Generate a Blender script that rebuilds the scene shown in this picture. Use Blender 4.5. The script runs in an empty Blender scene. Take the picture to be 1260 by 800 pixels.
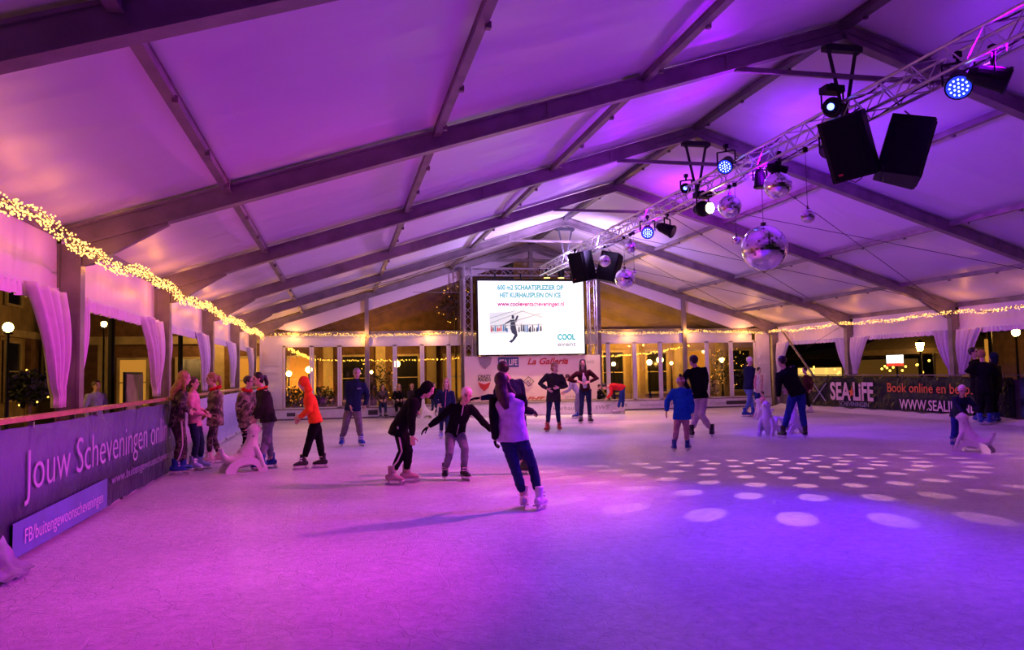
import bpy, bmesh, math, random
from math import sin, cos, pi, radians, atan2, sqrt
from mathutils import Vector, Matrix, noise
random.seed(7)
SC = bpy.context.scene
COL = SC.collection
V = Vector
# ------------------------------------------------------------------ camera
FPX, YAW, PITCH, ROLL = 978.49, .2127, .0589, -.0183
CAMP = V((-7.328, 0, 1.613))
cf = V((sin(YAW)*cos(PITCH), cos(YAW)*cos(PITCH), sin(PITCH)))
_r = V((cos(YAW), -sin(YAW), 0)); _u = _r.cross(cf)
cr = _r*cos(ROLL)+_u*sin(ROLL); cu = -_r*sin(ROLL)+_u*cos(ROLL)
cd = bpy.data.cameras.new('camera'); cam = bpy.data.objects.new('camera', cd); COL.objects.link(cam)
cam.matrix_world = Matrix(((cr.x, cu.x, -cf.x, CAMP.x), (cr.y, cu.y, -cf.y, CAMP.y), (cr.z, cu.z, -cf.z, CAMP.z), (0, 0, 0, 1)))
cd.sensor_fit = 'HORIZONTAL'; cd.sensor_width = 36; cd.lens = 36*FPX/1260; cd.clip_start = .05; cd.clip_end = 400
SC.camera = cam
def ray(u, v): return cf+cr*((u-630)/FPX)-cu*((v-400)/FPX)
def on_floor(u, v, z=0):
    d = ray(u, v); return CAMP+d*((z-CAMP.z)/d.z)
def on_y(u, v, y):
    d = ray(u, v); return CAMP+d*((y-CAMP.y)/d.y)
def on_x(u, v, x):
    d = ray(u, v); return CAMP+d*((x-CAMP.x)/d.x)
def fdepth(p): return (V(p)-CAMP).dot(cf)
# ------------------------------------------------------------------ materials
MATS = {}
def newmat(n):
    m = bpy.data.materials.new(n); m.use_nodes = True; MATS[n] = m
    nt = m.node_tree; b = nt.nodes['Principled BSDF']
    return m, nt, b
def N(nt, t, **k):
    n = nt.nodes.new(t)
    for a, b in k.items():
        if a.startswith('i_'): n.inputs[a[2:].replace('_', ' ')].default_value = b
        else: setattr(n, a, b)
    return n
def L(nt, a, b): nt.links.new(a, b)
def c4(c): return (c[0], c[1], c[2], 1)
def srgb(r, g, b):
    f = lambda x: (x/255/12.92) if x/255 < .04045 else ((x/255+.055)/1.055)**2.4
    return (f(r), f(g), f(b))
def pr(name, col, rough=.5, metal=0, var=.12, scale=6, bump=0, bscale=40, coat=0, spec=.5):
    """plain surface with a procedural tone variation and optional relief"""
    m, nt, b = newmat(name)
    tc = N(nt, 'ShaderNodeTexCoord')
    nz = N(nt, 'ShaderNodeTexNoise'); nz.inputs['Scale'].default_value = scale; nz.inputs['Detail'].default_value = 4
    L(nt, tc.outputs['Object'], nz.inputs['Vector'])
    rp = N(nt, 'ShaderNodeValToRGB')
    rp.color_ramp.elements[0].position = .3; rp.color_ramp.elements[1].position = .7
    rp.color_ramp.elements[0].color = c4([x*(1-var) for x in col]); rp.color_ramp.elements[1].color = c4([min(1, x*(1+var)) for x in col])
    L(nt, nz.outputs['Fac'], rp.inputs['Fac']); L(nt, rp.outputs['Color'], b.inputs['Base Color'])
    b.inputs['Roughness'].default_value = rough; b.inputs['Metallic'].default_value = metal
    b.inputs['Specular IOR Level'].default_value = spec
    if coat: b.inputs['Coat Weight'].default_value = coat
    if bump:
        n2 = N(nt, 'ShaderNodeTexNoise'); n2.inputs['Scale'].default_value = bscale; n2.inputs['Detail'].default_value = 5
        L(nt, tc.outputs['Object'], n2.inputs['Vector'])
        bp = N(nt, 'ShaderNodeBump'); bp.inputs['Strength'].default_value = bump; bp.inputs['Distance'].default_value = .02
        L(nt, n2.outputs['Fac'], bp.inputs['Height']); L(nt, bp.outputs['Normal'], b.inputs['Normal'])
    return m
def em(name, col, st, sample=False):
    m, nt, b = newmat(name)
    b.inputs['Base Color'].default_value = c4([x*.3 for x in col]); b.inputs['Emission Color'].default_value = c4(col)
    b.inputs['Emission Strength'].default_value = st
    try: m.cycles.emission_sampling = 'AUTO' if sample else 'NONE'
    except Exception: pass
    return m
def camo(name, a, b_, c):
    m, nt, b = newmat(name)
    tc = N(nt, 'ShaderNodeTexCoord'); nz = N(nt, 'ShaderNodeTexNoise'); nz.inputs['Scale'].default_value = 8; nz.inputs['Detail'].default_value = 3
    L(nt, tc.outputs['Object'], nz.inputs['Vector'])
    rp = N(nt, 'ShaderNodeValToRGB'); rp.color_ramp.interpolation = 'CONSTANT'
    e = rp.color_ramp.elements; e[0].color = c4(a); e[1].position = .46; e[1].color = c4(b_); x = e.new(.56); x.color = c4(c); x = e.new(.64); x.color = c4(a)
    L(nt, nz.outputs['Fac'], rp.inputs['Fac']); L(nt, rp.outputs['Color'], b.inputs['Base Color']); b.inputs['Roughness'].default_value = .8
    return m
# ------------------------------------------------------------------ object helpers
def link(o, parent=None):
    COL.objects.link(o)
    if parent is not None: o.parent = parent
    return o
def tag(o, label=None, cat=None, group=None, kind=None):
    if label: o['label'] = label
    if cat: o['category'] = cat
    if group: o['group'] = group
    if kind: o['kind'] = kind
    return o
def empty(name, loc=(0, 0, 0), label=None, cat=None, group=None, rz=0, kind=None):
    o = bpy.data.objects.new(name, None); o.empty_display_size = .2; COL.objects.link(o); o.location = loc; o.rotation_euler = (0, 0, rz)
    return tag(o, label, cat, group, kind)
def obj(name, bm, mats, parent=None, smooth=False, world=False):
    me = bpy.data.meshes.new(name); bm.to_mesh(me); bm.free()
    if not isinstance(mats, (list, tuple)): mats = [mats]
    for m in mats: me.materials.append(m)
    if smooth:
        for p in me.polygons: p.use_smooth = True
    o = bpy.data.objects.new(name, me); link(o, parent)
    if world and parent is not None:     # vertices were given in world space
        o.matrix_parent_inverse = Matrix.LocRotScale(parent.location, parent.rotation_euler, parent.scale).inverted()
    return o
def copy_tree(o, parent=None):
    c = o.copy(); COL.objects.link(c)
    if parent is not None: c.parent = parent
    for ch in list(o.children): copy_tree(ch, c)
    return c
def BM(): return bmesh.new()
def frame_of(d, side=None):
    d = V(d).normalized()
    s = V(side) if side is not None else (V((0, 0, 1)) if abs(d.z) < .95 else V((1, 0, 0)))
    s = s-d*s.dot(d)
    if s.length < 1e-5: s = d.orthogonal()
    s.normalize(); return s, d.cross(s), d
def bx(bm, c, s, rot=None, mi=0):
    """box: centre, full sizes, optional 3x3 rotation"""
    vs = []
    for z in (-.5, .5):
        for x, y in ((-.5, -.5), (.5, -.5), (.5, .5), (-.5, .5)):
            p = V((x*s[0], y*s[1], z*s[2]))
            if rot is not None: p = rot @ p
            vs.append(bm.verts.new(p+V(c)))
    for f in ((3, 2, 1, 0), (4, 5, 6, 7), (0, 1, 5, 4), (1, 2, 6, 5), (2, 3, 7, 6), (3, 0, 4, 7)):
        q = bm.faces.new([vs[i] for i in f]); q.material_index = mi
def beam(bm, a, b, w, h, side=(0, 0, 1), mi=0, flange=0):
    """rectangular bar from a to b: h along 'side', w across it"""
    a = V(a); b = V(b); s, t, d = frame_of(b-a, side); M = Matrix((t, d, s)).transposed()
    bx(bm, (a+b)/2, (w, (b-a).length, h), M, mi)
    if flange:
        for q in (-1, 1): bx(bm, (a+b)/2+s*q*(h/2-flange/2+.004), (w*1.35, (b-a).length, flange), M, mi)
def cyl(bm, a, b, r, n=8, r2=None, cap=True, mi=0):
    a = V(a); b = V(b); s, t, d = frame_of(b-a); r2 = r if r2 is None else r2
    A = [bm.verts.new(a+(s*cos(2*pi*i/n)+t*sin(2*pi*i/n))*r) for i in range(n)]
    B = [bm.verts.new(b+(s*cos(2*pi*i/n)+t*sin(2*pi*i/n))*r2) for i in range(n)]
    for i in range(n): bm.faces.new([A[i], A[(i+1) % n], B[(i+1) % n], B[i]]).material_index = mi
    if cap:
        bm.faces.new(A[::-1]).material_index = mi; bm.faces.new(B).material_index = mi
def tube(bm, pts, r, n=6, mi=0):
    pts = [V(p) for p in pts]; rings = []
    s = None
    for i, p in enumerate(pts):
        d = (pts[min(i+1, len(pts)-1)]-pts[max(i-1, 0)])
        s, t, _ = frame_of(d, s); rr = r[i] if isinstance(r, (list, tuple)) else r
        rings.append([bm.verts.new(p+(s*cos(2*pi*k/n)+t*sin(2*pi*k/n))*rr) for k in range(n)])
    for a, b in zip(rings, rings[1:]):
        for k in range(n): bm.faces.new([a[k], a[(k+1) % n], b[(k+1) % n], b[k]]).material_index = mi
    bm.faces.new(rings[0][::-1]).material_index = mi; bm.faces.new(rings[-1]).material_index = mi
def loft(bm, rings, n=14, mi=0):
    """rings: (centre, rx, ry, side vector, normal vector) - elliptic, ends capped round"""
    R = []
    for i, (p, rx, ry, sd, nn) in enumerate(rings):
        s, t, d = frame_of(nn, sd)
        R.append([bm.verts.new(V(p)+s*cos(2*pi*k/n)*rx+t*sin(2*pi*k/n)*ry) for k in range(n)])
    for a, b in zip(R, R[1:]):
        for k in range(n): bm.faces.new([a[k], a[(k+1) % n], b[(k+1) % n], b[k]]).material_index = mi
    bm.faces.new(R[0][::-1]).material_index = mi; bm.faces.new(R[-1]).material_index = mi
def ell(bm, c, r, rot=None, n=14, m=9, mi=0):
    c = V(c); rows = []
    for j in range(1, m):
        th = pi*j/m; row = []
        for k in range(n):
            p = V((r[0]*sin(th)*cos(2*pi*k/n), r[1]*sin(th)*sin(2*pi*k/n), r[2]*cos(th)))
            if rot is not None: p = rot @ p
            row.append(bm.verts.new(c+p))
        rows.append(row)
    a = V((0, 0, r[2])); b = -a
    if rot is not None: a = rot @ a; b = rot @ b
    T = bm.verts.new(c+a); B = bm.verts.new(c+b)
    for k in range(n):
        bm.faces.new([T, rows[0][k], rows[0][(k+1) % n]]).material_index = mi
        bm.faces.new([B, rows[-1][(k+1) % n], rows[-1][k]]).material_index = mi
    for a, b in zip(rows, rows[1:]):
        for k in range(n): bm.faces.new([a[k], b[k], b[(k+1) % n], a[(k+1) % n]]).material_index = mi
def prism(bm, poly, o, ex, ey, th, mi=0):
    """2-D outline extruded: origin, two axes, thickness along ex x ey, both ways"""
    o = V(o); ex = V(ex); ey = V(ey); nz = ex.cross(ey).normalized()
    A = [bm.verts.new(o+ex*x+ey*y-nz*th/2) for x, y in poly]; B = [bm.verts.new(o+ex*x+ey*y+nz*th/2) for x, y in poly]
    bm.faces.new(A[::-1]).material_index = mi; bm.faces.new(B).material_index = mi
    n = len(poly)
    for i in range(n): bm.faces.new([A[i], A[(i+1) % n], B[(i+1) % n], B[i]]).material_index = mi
DG = None
def remesh(bm, voxel, noise_amp=0, nscale=6, seed=0, stretch=(1, 1, 1), smooth_it=2):
    """fuse overlapping closed shapes into one continuous skin; returns a bmesh"""
    me = bpy.data.meshes.new('tmp'); bmesh.ops.recalc_face_normals(bm, faces=bm.faces[:]); bm.to_mesh(me); bm.free()
    o = bpy.data.objects.new('tmp', me); COL.objects.link(o)
    md = o.modifiers.new('r', 'REMESH'); md.mode = 'VOXEL'; md.voxel_size = voxel; md.use_smooth_shade = True
    if smooth_it:
        s = o.modifiers.new('s', 'SMOOTH'); s.iterations = smooth_it; s.factor = .5
    dg = bpy.context.evaluated_depsgraph_get(); ev = o.evaluated_get(dg); m2 = ev.to_mesh()
    b2 = bmesh.new(); b2.from_mesh(m2); ev.to_mesh_clear()
    bpy.data.objects.remove(o); bpy.data.meshes.remove(me)
    if noise_amp:
        b2.normal_update(); off = V((seed*3.1, seed*1.7, seed))
        for v in b2.verts:
            q = V((v.co.x*stretch[0], v.co.y*stretch[1], v.co.z*stretch[2]))*nscale+off
            v.co += v.normal*noise_amp*(noise.noise(q)+.5*noise.noise(q*2.3))
    return b2
def text(s, mat, parent, o, right, up, width=None, height=.2, shear=0, bold=0, ext=.003, name='lettering', align='LEFT'):
    """flat writing that stands at o (baseline left), real geometry"""
    cu_ = bpy.data.curves.new('t', 'FONT'); cu_.body = s; cu_.size = 1; cu_.shear = shear; cu_.offset = bold; cu_.extrude = 0; cu_.resolution_u = 3
    t = bpy.data.objects.new('t', cu_); COL.objects.link(t)
    dg = bpy.context.evaluated_depsgraph_get(); me = bpy.data.meshes.new_from_object(t.evaluated_get(dg)); bpy.data.objects.remove(t)
    xs = [v.co.x for v in me.vertices]; x0, x1 = min(xs), max(xs)
    capH = .72; sy = height/capH; sx = (width/(x1-x0)) if width else sy
    r = V(right).normalized(); u = V(up).normalized(); n = r.cross(u)
    off = 0
    for v in me.vertices:
        p = V(o)+r*((v.co.x-x0)*sx+off)+u*(v.co.y*sy)+n*ext
        v.co = p
    me.materials.append(mat)
    ob = bpy.data.objects.new(name, me); link(ob, parent)
    if parent is not None: ob.matrix_parent_inverse = Matrix.LocRotScale(parent.location, parent.rotation_euler, parent.scale).inverted()
    return ob
def light(name, kind, loc, energy, col, target=None, size=.1, angle=60, blend=.5, parent=None):
    d = bpy.data.lights.new(name, kind); d.energy = energy; d.color = col
    o = bpy.data.objects.new(name, d); link(o); o.location = loc
    if kind == 'SPOT': d.spot_size = radians(angle); d.spot_blend = blend; d.shadow_soft_size = size
    elif kind == 'POINT': d.shadow_soft_size = size
    elif kind == 'AREA': d.size = size
    if target is not None: o.rotation_euler = (V(target)-V(loc)).to_track_quat('-Z', 'Y').to_euler()
    return o
# ------------------------------------------------------------------ dimensions
YF = [5.284+5*i for i in range(6)]            # portal frames
HW = 10.3; SL = .314; ZA = 6.70; YB = 30.284   # half width, roof pitch, top of rafter axis, gable
def zr(x, dz=0): return ZA-SL*abs(x)+dz
# ------------------------------------------------------------------ materials in use
M_alu = pr('brushed aluminium', (.24, .20, .19), .45, .3, .25, 3, .15, 60)
M_alud = pr('dark aluminium', (.15, .13, .13), .45, .5, .2, 4)
M_truss = pr('truss tube metal', (.62, .62, .64), .28, .85, .1, 5)
M_black = pr('black powder coat', (.008, .008, .010), .5, 0, .3, 8, spec=.15)
M_grille = pr('speaker grille', (.005, .005, .006), .7, 0, .5, 90, .4, 200, spec=.12)
M_white = pr('white painted panel', (.72, .70, .70), .45, 0, .05, 4, .08, 20)
M_board = pr('scuffed white hoarding', (.70, .68, .70), .35, 0, .08, 5, .05, 30)
M_wood = pr('varnished wooden rail', (.45, .27, .12), .4, 0, .25, 9)
M_steel = pr('skate steel', (.6, .6, .62), .25, .9, .1, 9)
M_strap = pr('black webbing', (.02, .02, .022), .7, 0, .2, 20)
M_cable = pr('steel cable', (.08, .08, .09), .4, .6, .1, 20)
M_curt = pr('white satin curtain', (.72, .66, .68), .45, 0, .06, 8, .12, 30)
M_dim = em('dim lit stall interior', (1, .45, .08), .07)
M_wire = pr('clear fairy wire', (.25, .16, .05), .5, 0, .2, 20)
M_bulb = em('fairy bulb', (1, .54, .13), 2.8)
M_lamp = em('warm street lamp', (1, .50, .10), 110)
M_lampY = em('yellow festoon bulb', (1, .50, .06), 5)
M_mirror = pr('mirror tile', (.92, .92, .95), .1, 1, .03, 30)

def make_membrane(name, col, transl=.25, fold=1.0):
    m, nt, b = newmat(name); tc = N(nt, 'ShaderNodeTexCoord')
    mp = N(nt, 'ShaderNodeMapping'); mp.inputs['Scale'].default_value = (.30, 1.2, .30); L(nt, tc.outputs['Object'], mp.inputs['Vector'])
    n1 = N(nt, 'ShaderNodeTexNoise'); n1.inputs['Scale'].default_value = .8; n1.inputs['Detail'].default_value = 2.5; L(nt, mp.outputs['Vector'], n1.inputs['Vector'])
    n2 = N(nt, 'ShaderNodeTexNoise'); n2.inputs['Scale'].default_value = 60; L(nt, tc.outputs['Object'], n2.inputs['Vector'])
    bp = N(nt, 'ShaderNodeBump'); bp.inputs['Strength'].default_value = .45*fold; bp.inputs['Distance'].default_value = .30
    b2 = N(nt, 'ShaderNodeBump'); b2.inputs['Strength'].default_value = .08; b2.inputs['Distance'].default_value = .01
    L(nt, n1.outputs['Fac'], bp.inputs['Height']); L(nt, n2.outputs['Fac'], b2.inputs['Height']); L(nt, bp.outputs['Normal'], b2.inputs['Normal']); L(nt, b2.outputs['Normal'], b.inputs['Normal'])
    b.inputs['Base Color'].default_value = c4(col); b.inputs['Roughness'].default_value = .42
    return m
M_roof = make_membrane('white PVC roof membrane', (.74, .72, .76))
M_val = make_membrane('white crinkled valance', (.74, .66, .66), fold=.5)
def make_glass():
    m, nt, b = newmat('window glass'); nt.nodes.remove(b)
    out = nt.nodes['Material Output']; t = N(nt, 'ShaderNodeBsdfTransparent'); t.inputs['Color'].default_value = (.86, .84, .78, 1)
    g = N(nt, 'ShaderNodeBsdfGlossy'); g.inputs['Roughness'].default_value = .03; fr = N(nt, 'ShaderNodeFresnel'); fr.inputs['IOR'].default_value = 1.52
    mt = N(nt, 'ShaderNodeMath', operation='MULTIPLY_ADD'); mt.inputs[1].default_value = 1.5; mt.inputs[2].default_value = .02
    mx = N(nt, 'ShaderNodeMixShader'); L(nt, fr.outputs[0], mt.inputs[0]); L(nt, mt.outputs[0], mx.inputs[0]); L(nt, t.outputs[0], mx.inputs[1]); L(nt, g.outputs[0], mx.inputs[2]); L(nt, mx.outputs[0], out.inputs['Surface'])
    return m
M_glass = make_glass()
def make_ice():
    m, nt, b = newmat('skated ice'); tc = N(nt, 'ShaderNodeTexCoord')
    def iso(scale, det, dist, width, off):
        mp = N(nt, 'ShaderNodeMapping'); mp.inputs['Location'].default_value = off; L(nt, tc.outputs['Object'], mp.inputs['Vector'])
        n = N(nt, 'ShaderNodeTexNoise'); n.inputs['Scale'].default_value = scale; n.inputs['Detail'].default_value = det; n.inputs['Distortion'].default_value = dist
        L(nt, mp.outputs['Vector'], n.inputs['Vector'])
        a = N(nt, 'ShaderNodeMath', operation='SUBTRACT'); L(nt, n.outputs['Fac'], a.inputs[0]); a.inputs[1].default_value = .5
        c = N(nt, 'ShaderNodeMath', operation='ABSOLUTE'); L(nt, a.outputs[0], c.inputs[0])
        d = N(nt, 'ShaderNodeMapRange'); d.inputs['From Min'].default_value = 0; d.inputs['From Max'].default_value = width; d.inputs['To Min'].default_value = 1; d.inputs['To Max'].default_value = 0
        L(nt, c.outputs[0], d.inputs['Value']); return d.outputs[0]
    def vmax(a, b_):
        x = N(nt, 'ShaderNodeMath', operation='MAXIMUM'); L(nt, a, x.inputs[0]); L(nt, b_, x.inputs[1]); return x.outputs[0]
    lines = vmax(vmax(iso(2.3, 0, .1, .010, (0, 0, 0)), iso(3.1, 0, .0, .012, (7, 3, 1))), vmax(iso(1.6, 0, .3, .006, (3, 9, 4)), iso(4.1, 0, .1, .016, (1, 5, 8))))
    n = N(nt, 'ShaderNodeTexNoise'); n.inputs['Scale'].default_value = 9; n.inputs['Detail'].default_value = 6; n.inputs['Roughness'].default_value = .7; L(nt, tc.outputs['Object'], n.inputs['Vector'])
    n3 = N(nt, 'ShaderNodeTexNoise'); n3.inputs['Scale'].default_value = .5; n3.inputs['Detail'].default_value = 3; L(nt, tc.outputs['Object'], n3.inputs['Vector'])
    n.inputs['Roughness'].default_value = .85
    rp = N(nt, 'ShaderNodeValToRGB'); rp.color_ramp.elements[0].position = .38; rp.color_ramp.elements[0].color = (.46, .46, .52, 1); rp.color_ramp.elements[1].position = .62; rp.color_ramp.elements[1].color = (.88, .88, .92, 1)
    ad = N(nt, 'ShaderNodeMath', operation='MULTIPLY_ADD'); ad.inputs[1].default_value = .55; L(nt, n.outputs['Fac'], ad.inputs[0])
    sc = N(nt, 'ShaderNodeMath', operation='MULTIPLY'); sc.inputs[1].default_value = .45; L(nt, n3.outputs['Fac'], sc.inputs[0]); L(nt, sc.outputs[0], ad.inputs[2])
    L(nt, ad.outputs[0], rp.inputs['Fac'])
    mx = N(nt, 'ShaderNodeMix', data_type='RGBA'); mx.inputs['B'].default_value = (.42, .42, .47, 1); L(nt, rp.outputs['Color'], mx.inputs['A'])
    sm = N(nt, 'ShaderNodeMath', operation='MULTIPLY'); sm.inputs[1].default_value = .65; L(nt, lines, sm.inputs[0]); mk = N(nt, 'ShaderNodeTexNoise'); mk.inputs['Scale'].default_value = 1.7; mk.inputs['Detail'].default_value = 3; L(nt, tc.outputs['Object'], mk.inputs['Vector'])
    mr = N(nt, 'ShaderNodeMapRange'); mr.inputs['From Min'].default_value = .45; mr.inputs['From Max'].default_value = .62; L(nt, mk.outputs['Fac'], mr.inputs['Value'])
    s2 = N(nt, 'ShaderNodeMath', operation='MULTIPLY'); L(nt, sm.outputs[0], s2.inputs[0]); L(nt, mr.outputs[0], s2.inputs[1]); L(nt, s2.outputs[0], mx.inputs['Factor'])
    L(nt, mx.outputs['Result'], b.inputs['Base Color'])
    h = N(nt, 'ShaderNodeMath', operation='MULTIPLY_ADD'); h.inputs[1].default_value = -.15; L(nt, lines, h.inputs[0]); L(nt, n.outputs['Fac'], h.inputs[2])
    bp = N(nt, 'ShaderNodeBump'); bp.inputs['Strength'].default_value = .8; bp.inputs['Distance'].default_value = .03; L(nt, h.outputs[0], bp.inputs['Height']); L(nt, bp.outputs['Normal'], b.inputs['Normal'])
    b.inputs['Roughness'].default_value = .38; b.inputs['Specular IOR Level'].default_value = .5
    return m
M_ice = make_ice()
M_snow = pr('scraped snow', (.78, .78, .82), .7, 0, .06, 14, .5, 30)
M_pave = pr('dark wet paving', (.035, .03, .028), .35, 0, .3, 2, .2, 12)

# ================================================================== SETTING
bm = BM()
vs = [bm.verts.new(p) for p in ((-10.4, -6, 0), (10.4, -6, 0), (10.4, YB, 0), (-10.4, YB, 0))]
bm.faces.new(vs); o = obj('floor', bm, M_ice); tag(o, kind='structure', label='skated ice surface of the rink')
bm = BM(); bx(bm, (0, 20, -.12), (120, 110, .1)); o = obj('ground_outside', bm, M_pave); tag(o, kind='structure')
# roof membrane, billowing slightly between the frames
bm = BM(); ny = 108; nx = 40; g = {}
for j in range(ny+1):
    y = -5+(YB+.1+5)*j/ny
    t = ((y-.284) % 5)/5
    for i in range(nx+1):
        x = -HW-.38+(2*HW+.76)*i/nx
        sag = .05*sin(pi*t)*min(1, (HW+.38-abs(x))/1.5)
        g[i, j] = bm.verts.new((x, y, zr(x, .05)+sag))
for j in range(ny):
    for i in range(nx): bm.faces.new([g[i, j], g[i, j+1], g[i+1, j+1], g[i+1, j]])
o = obj('ceiling', bm, M_roof, smooth=True); tag(o, kind='structure', label='white tent roof membrane')

# portal frames
names = ['arch nearest the camera, cut by the upper left corner of the picture', 'large arch whose ridge sits near the upper right corner', 'arch with its ridge above the mirror balls', 'third arch from the back, ridge right of the screen top', 'arch just before the end wall with hanging straps', 'arch standing against the glazed end wall']
names = ['grey tent arch nearest the camera, crossing the upper left corner', 'grey tent arch whose ridge holds straps above the big loudspeakers', 'grey tent arch whose ridge holds straps above the mirror balls', 'grey tent arch without straps, fourth one back from the camera', 'grey tent arch with straps, last before the glazed end wall', 'grey tent arch standing against the glazed end wall']
for i, y in enumerate(YF):
    t = empty('tent_arch', (0, y, 0), names[i], 'tent arch', 'grey arches carrying the tent roof')
    for sx in (-1, 1):
        bm = BM(); beam(bm, (sx*0, y, ZA-.12), (sx*(HW+.2), y, ZA-.12-SL*(HW+.2)), .13, .24, (0, 0, 1), flange=.03)
        for q in (1.9, 4.55, 7.2):
            beam(bm, (sx*q, y-.075, zr(q, -.23)), (sx*q, y-.075, zr(q, -.01)), .06, .02, (0, 1, 0))
        obj('rafter', bm, M_alu, t, world=True)
        bm = BM(); xx = HW-.11
        PC = HW+.15; bx(bm, (sx*PC, y, 1.62), (.24, .13, 3.2)); bx(bm, (sx*(PC-.11), y, 1.62), (.03, .17, 3.2)); bx(bm, (sx*(PC+.12), y, 1.62), (.03, .17, 3.2))
        for zz in (2.0, 2.12): bx(bm, (sx*(HW+.1), y-.07, zz), (.03, .02, .03))
        obj('post', bm, M_alu, t, world=True)
        bm = BM()   # haunch under the rafter
        prism(bm, [(0, -.06), (0, -.34), (.10, -.32), (.95, .17), (.95, .24)], (sx*(HW+.02), y, zr(HW, -.16)), (-sx, 0, 0), (0, 0, 1), .10)
        obj('haunch', bm, M_alu, t, world=True)
        bm = BM(); bx(bm, (sx*1.0*.5, y, zr(.5, -.13)), (.9, .15, .02), Matrix.Rotation(sx*math.atan(SL), 3, 'Y')); obj('ridge_plate', bm, M_alud, t, world=True)
    if i < 5:
        bm = BM(); beam(bm, (-1.75, y, zr(1.75, -.24)), (1.75, y, zr(1.75, -.24)), .05, .07); obj('tie_bar', bm, M_alu, t, world=True)
# purlins, one line each, a bar per bay
PX = [(-8.68, 'left slope, nearest the eave'), (-6.08, 'middle of the left slope'), (-3.15, 'left slope, next to the ridge'), (0, 'along the ridge'), (3.15, 'right slope, next to the ridge'), (6.08, 'middle of the right slope'), (8.68, 'right slope, nearest the eave')]
for x, w in PX:
    t = empty('purlin_line', (x, 0, zr(x, -.03)), 'line of grey purlin bars running the tent length, '+w, 'purlin', 'purlin lines under the roof cloth')
    for a, b in zip([.284]+YF[:-1], YF):
        bm = BM(); beam(bm, (x, a+.07, zr(x, -.04)), (x, b-.07, zr(x, -.04)), .07 if x else .12, .1, (0, 0, 1), flange=.015)
        for k in (.3, .62, .9): bx(bm, (x+.05, a+5*k, zr(x, -.10)), (.05, .06, .06))
        obj('purlin_bar', bm, M_alu if x else M_alud, t, world=True)
# eave beams
for sx, nm in ((-1, 'left'), (1, 'right')):
    bm = BM(); beam(bm, (sx*(HW+.32), -5, 3.36), (sx*(HW+.32), YB, 3.36), .1, .14); o = obj('trim_1' if sx < 0 else 'trim_2', bm, M_alu); tag(o, kind='structure', label='aluminium eave beam '+nm)
# roof bracing wires on the far right slope and one over the gable bays
k = 0
for y0, side in ((20.284, 1), (25.284, 1), (25.284, -1), (15.284, 1)):
    for fl in (0, 1):
        bm = BM(); xa, xb = (.6, 9.8) if fl == 0 else (9.8, .6)
        cyl(bm, (side*xa, y0+.1, zr(xa, -.12)), (side*xb, y0+4.9, zr(xb, -.12)), .009, 5)
        tag(obj('bracing_wire', bm, M_cable), 'thin dark bracing wire crossing a roof bay under the membrane', 'wire', 'bracing wires under the roof')
# side walls: valance strip with a rigid batten and a gathered frill under it (one per bay, setting)
n = 0
for sx in (-1, 1):
    xs = sx*(HW+.29); ys = [-4.716, .284]+YF
    W = empty('wall_left' if sx < 0 else 'wall_right', (xs, 0, 0)); tag(W, kind='structure', label=('left' if sx < 0 else 'right')+' side wall of the tent')
    for a, b in zip(ys, ys[1:]):
        bm = BM(); m = 60; top = []; bot = []
        a2 = a+.08; b2 = b-.08
        for i in range(m+1):
            y = a2+(b2-a2)*i/m; w = .012*sin(i*1.9)+.01*noise.noise(V((y*5, sx, 0)))
            top.append(bm.verts.new((xs, y, 3.34))); bot.append(bm.verts.new((xs+w-.0, y, 2.68)))
        for i in range(m): bm.faces.new([top[i], top[i+1], bot[i+1], bot[i]])
        obj('valance', bm, M_val, W, smooth=True, world=True)
        bm = BM(); beam(bm, (xs-sx*.02, a2, 2.66), (xs-sx*.02, b2, 2.66), .03, .06); obj('batten', bm, M_white, W, world=True)
        bm = BM(); m = 220; top = []; bot = []
        for i in range(m+1):
            y = a2+(b2-a2)*i/m; w = .028*sin(i*.95)
            top.append(bm.verts.new((xs+w*.6-sx*.03, y, 2.655))); bot.append(bm.verts.new((xs+w-sx*.03, y, 2.50+.01*sin(i*.6))))
        for i in range(m): bm.faces.new([top[i], top[i+1], bot[i+1], bot[i]])
        obj('frill', bm, M_curt, W, smooth=True, world=True)
# ================================================================== curtains
def curtain(sx, py, dr, wtop, label):
    bm = BM(); nx_, nz_ = 56, 22; G = {}
    xs = sx*(HW+.22)
    for j in range(nz_+1):
        t = j/nz_; z = 2.62-1.32*t
        if t < .9: W = wtop*(1-t/.9)**.85*.80+.20*wtop+.02
        else: W = .2*wtop+.02+.08*(t-.9)
        for i in range(nx_+1):
            s = i/nx_; am = .035+.03*(1-t)
            fold = am*sin(s*30+1.5*sin(s*7+py))+.02*sin(s*61+t*2)
            G[i, j] = bm.verts.new((xs-sx*(.03+fold+.05*sin(pi*min(1, t/.82))), py+dr*(.14+s*W), z+.02*s*(1-t)))
    for j in range(nz_):
        for i in range(nx_): bm.faces.new([G[i, j], G[i+1, j], G[i+1, j+1], G[i, j+1]])
    o = obj('gathered_curtain', bm, M_curt, None, smooth=True)
    md = o.modifiers.new('s', 'SOLIDIFY'); md.thickness = .008
    tag(o, label, 'curtain', 'white curtains tied back at the tent posts')
ordn = ['nearest in view', 'second nearest in view', 'third nearest in view', 'fourth nearest in view']
def ord_of(sx, i): return 'beside the end wall' if i == 5 else ordn[i-(1 if sx < 0 else 2)]
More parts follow.
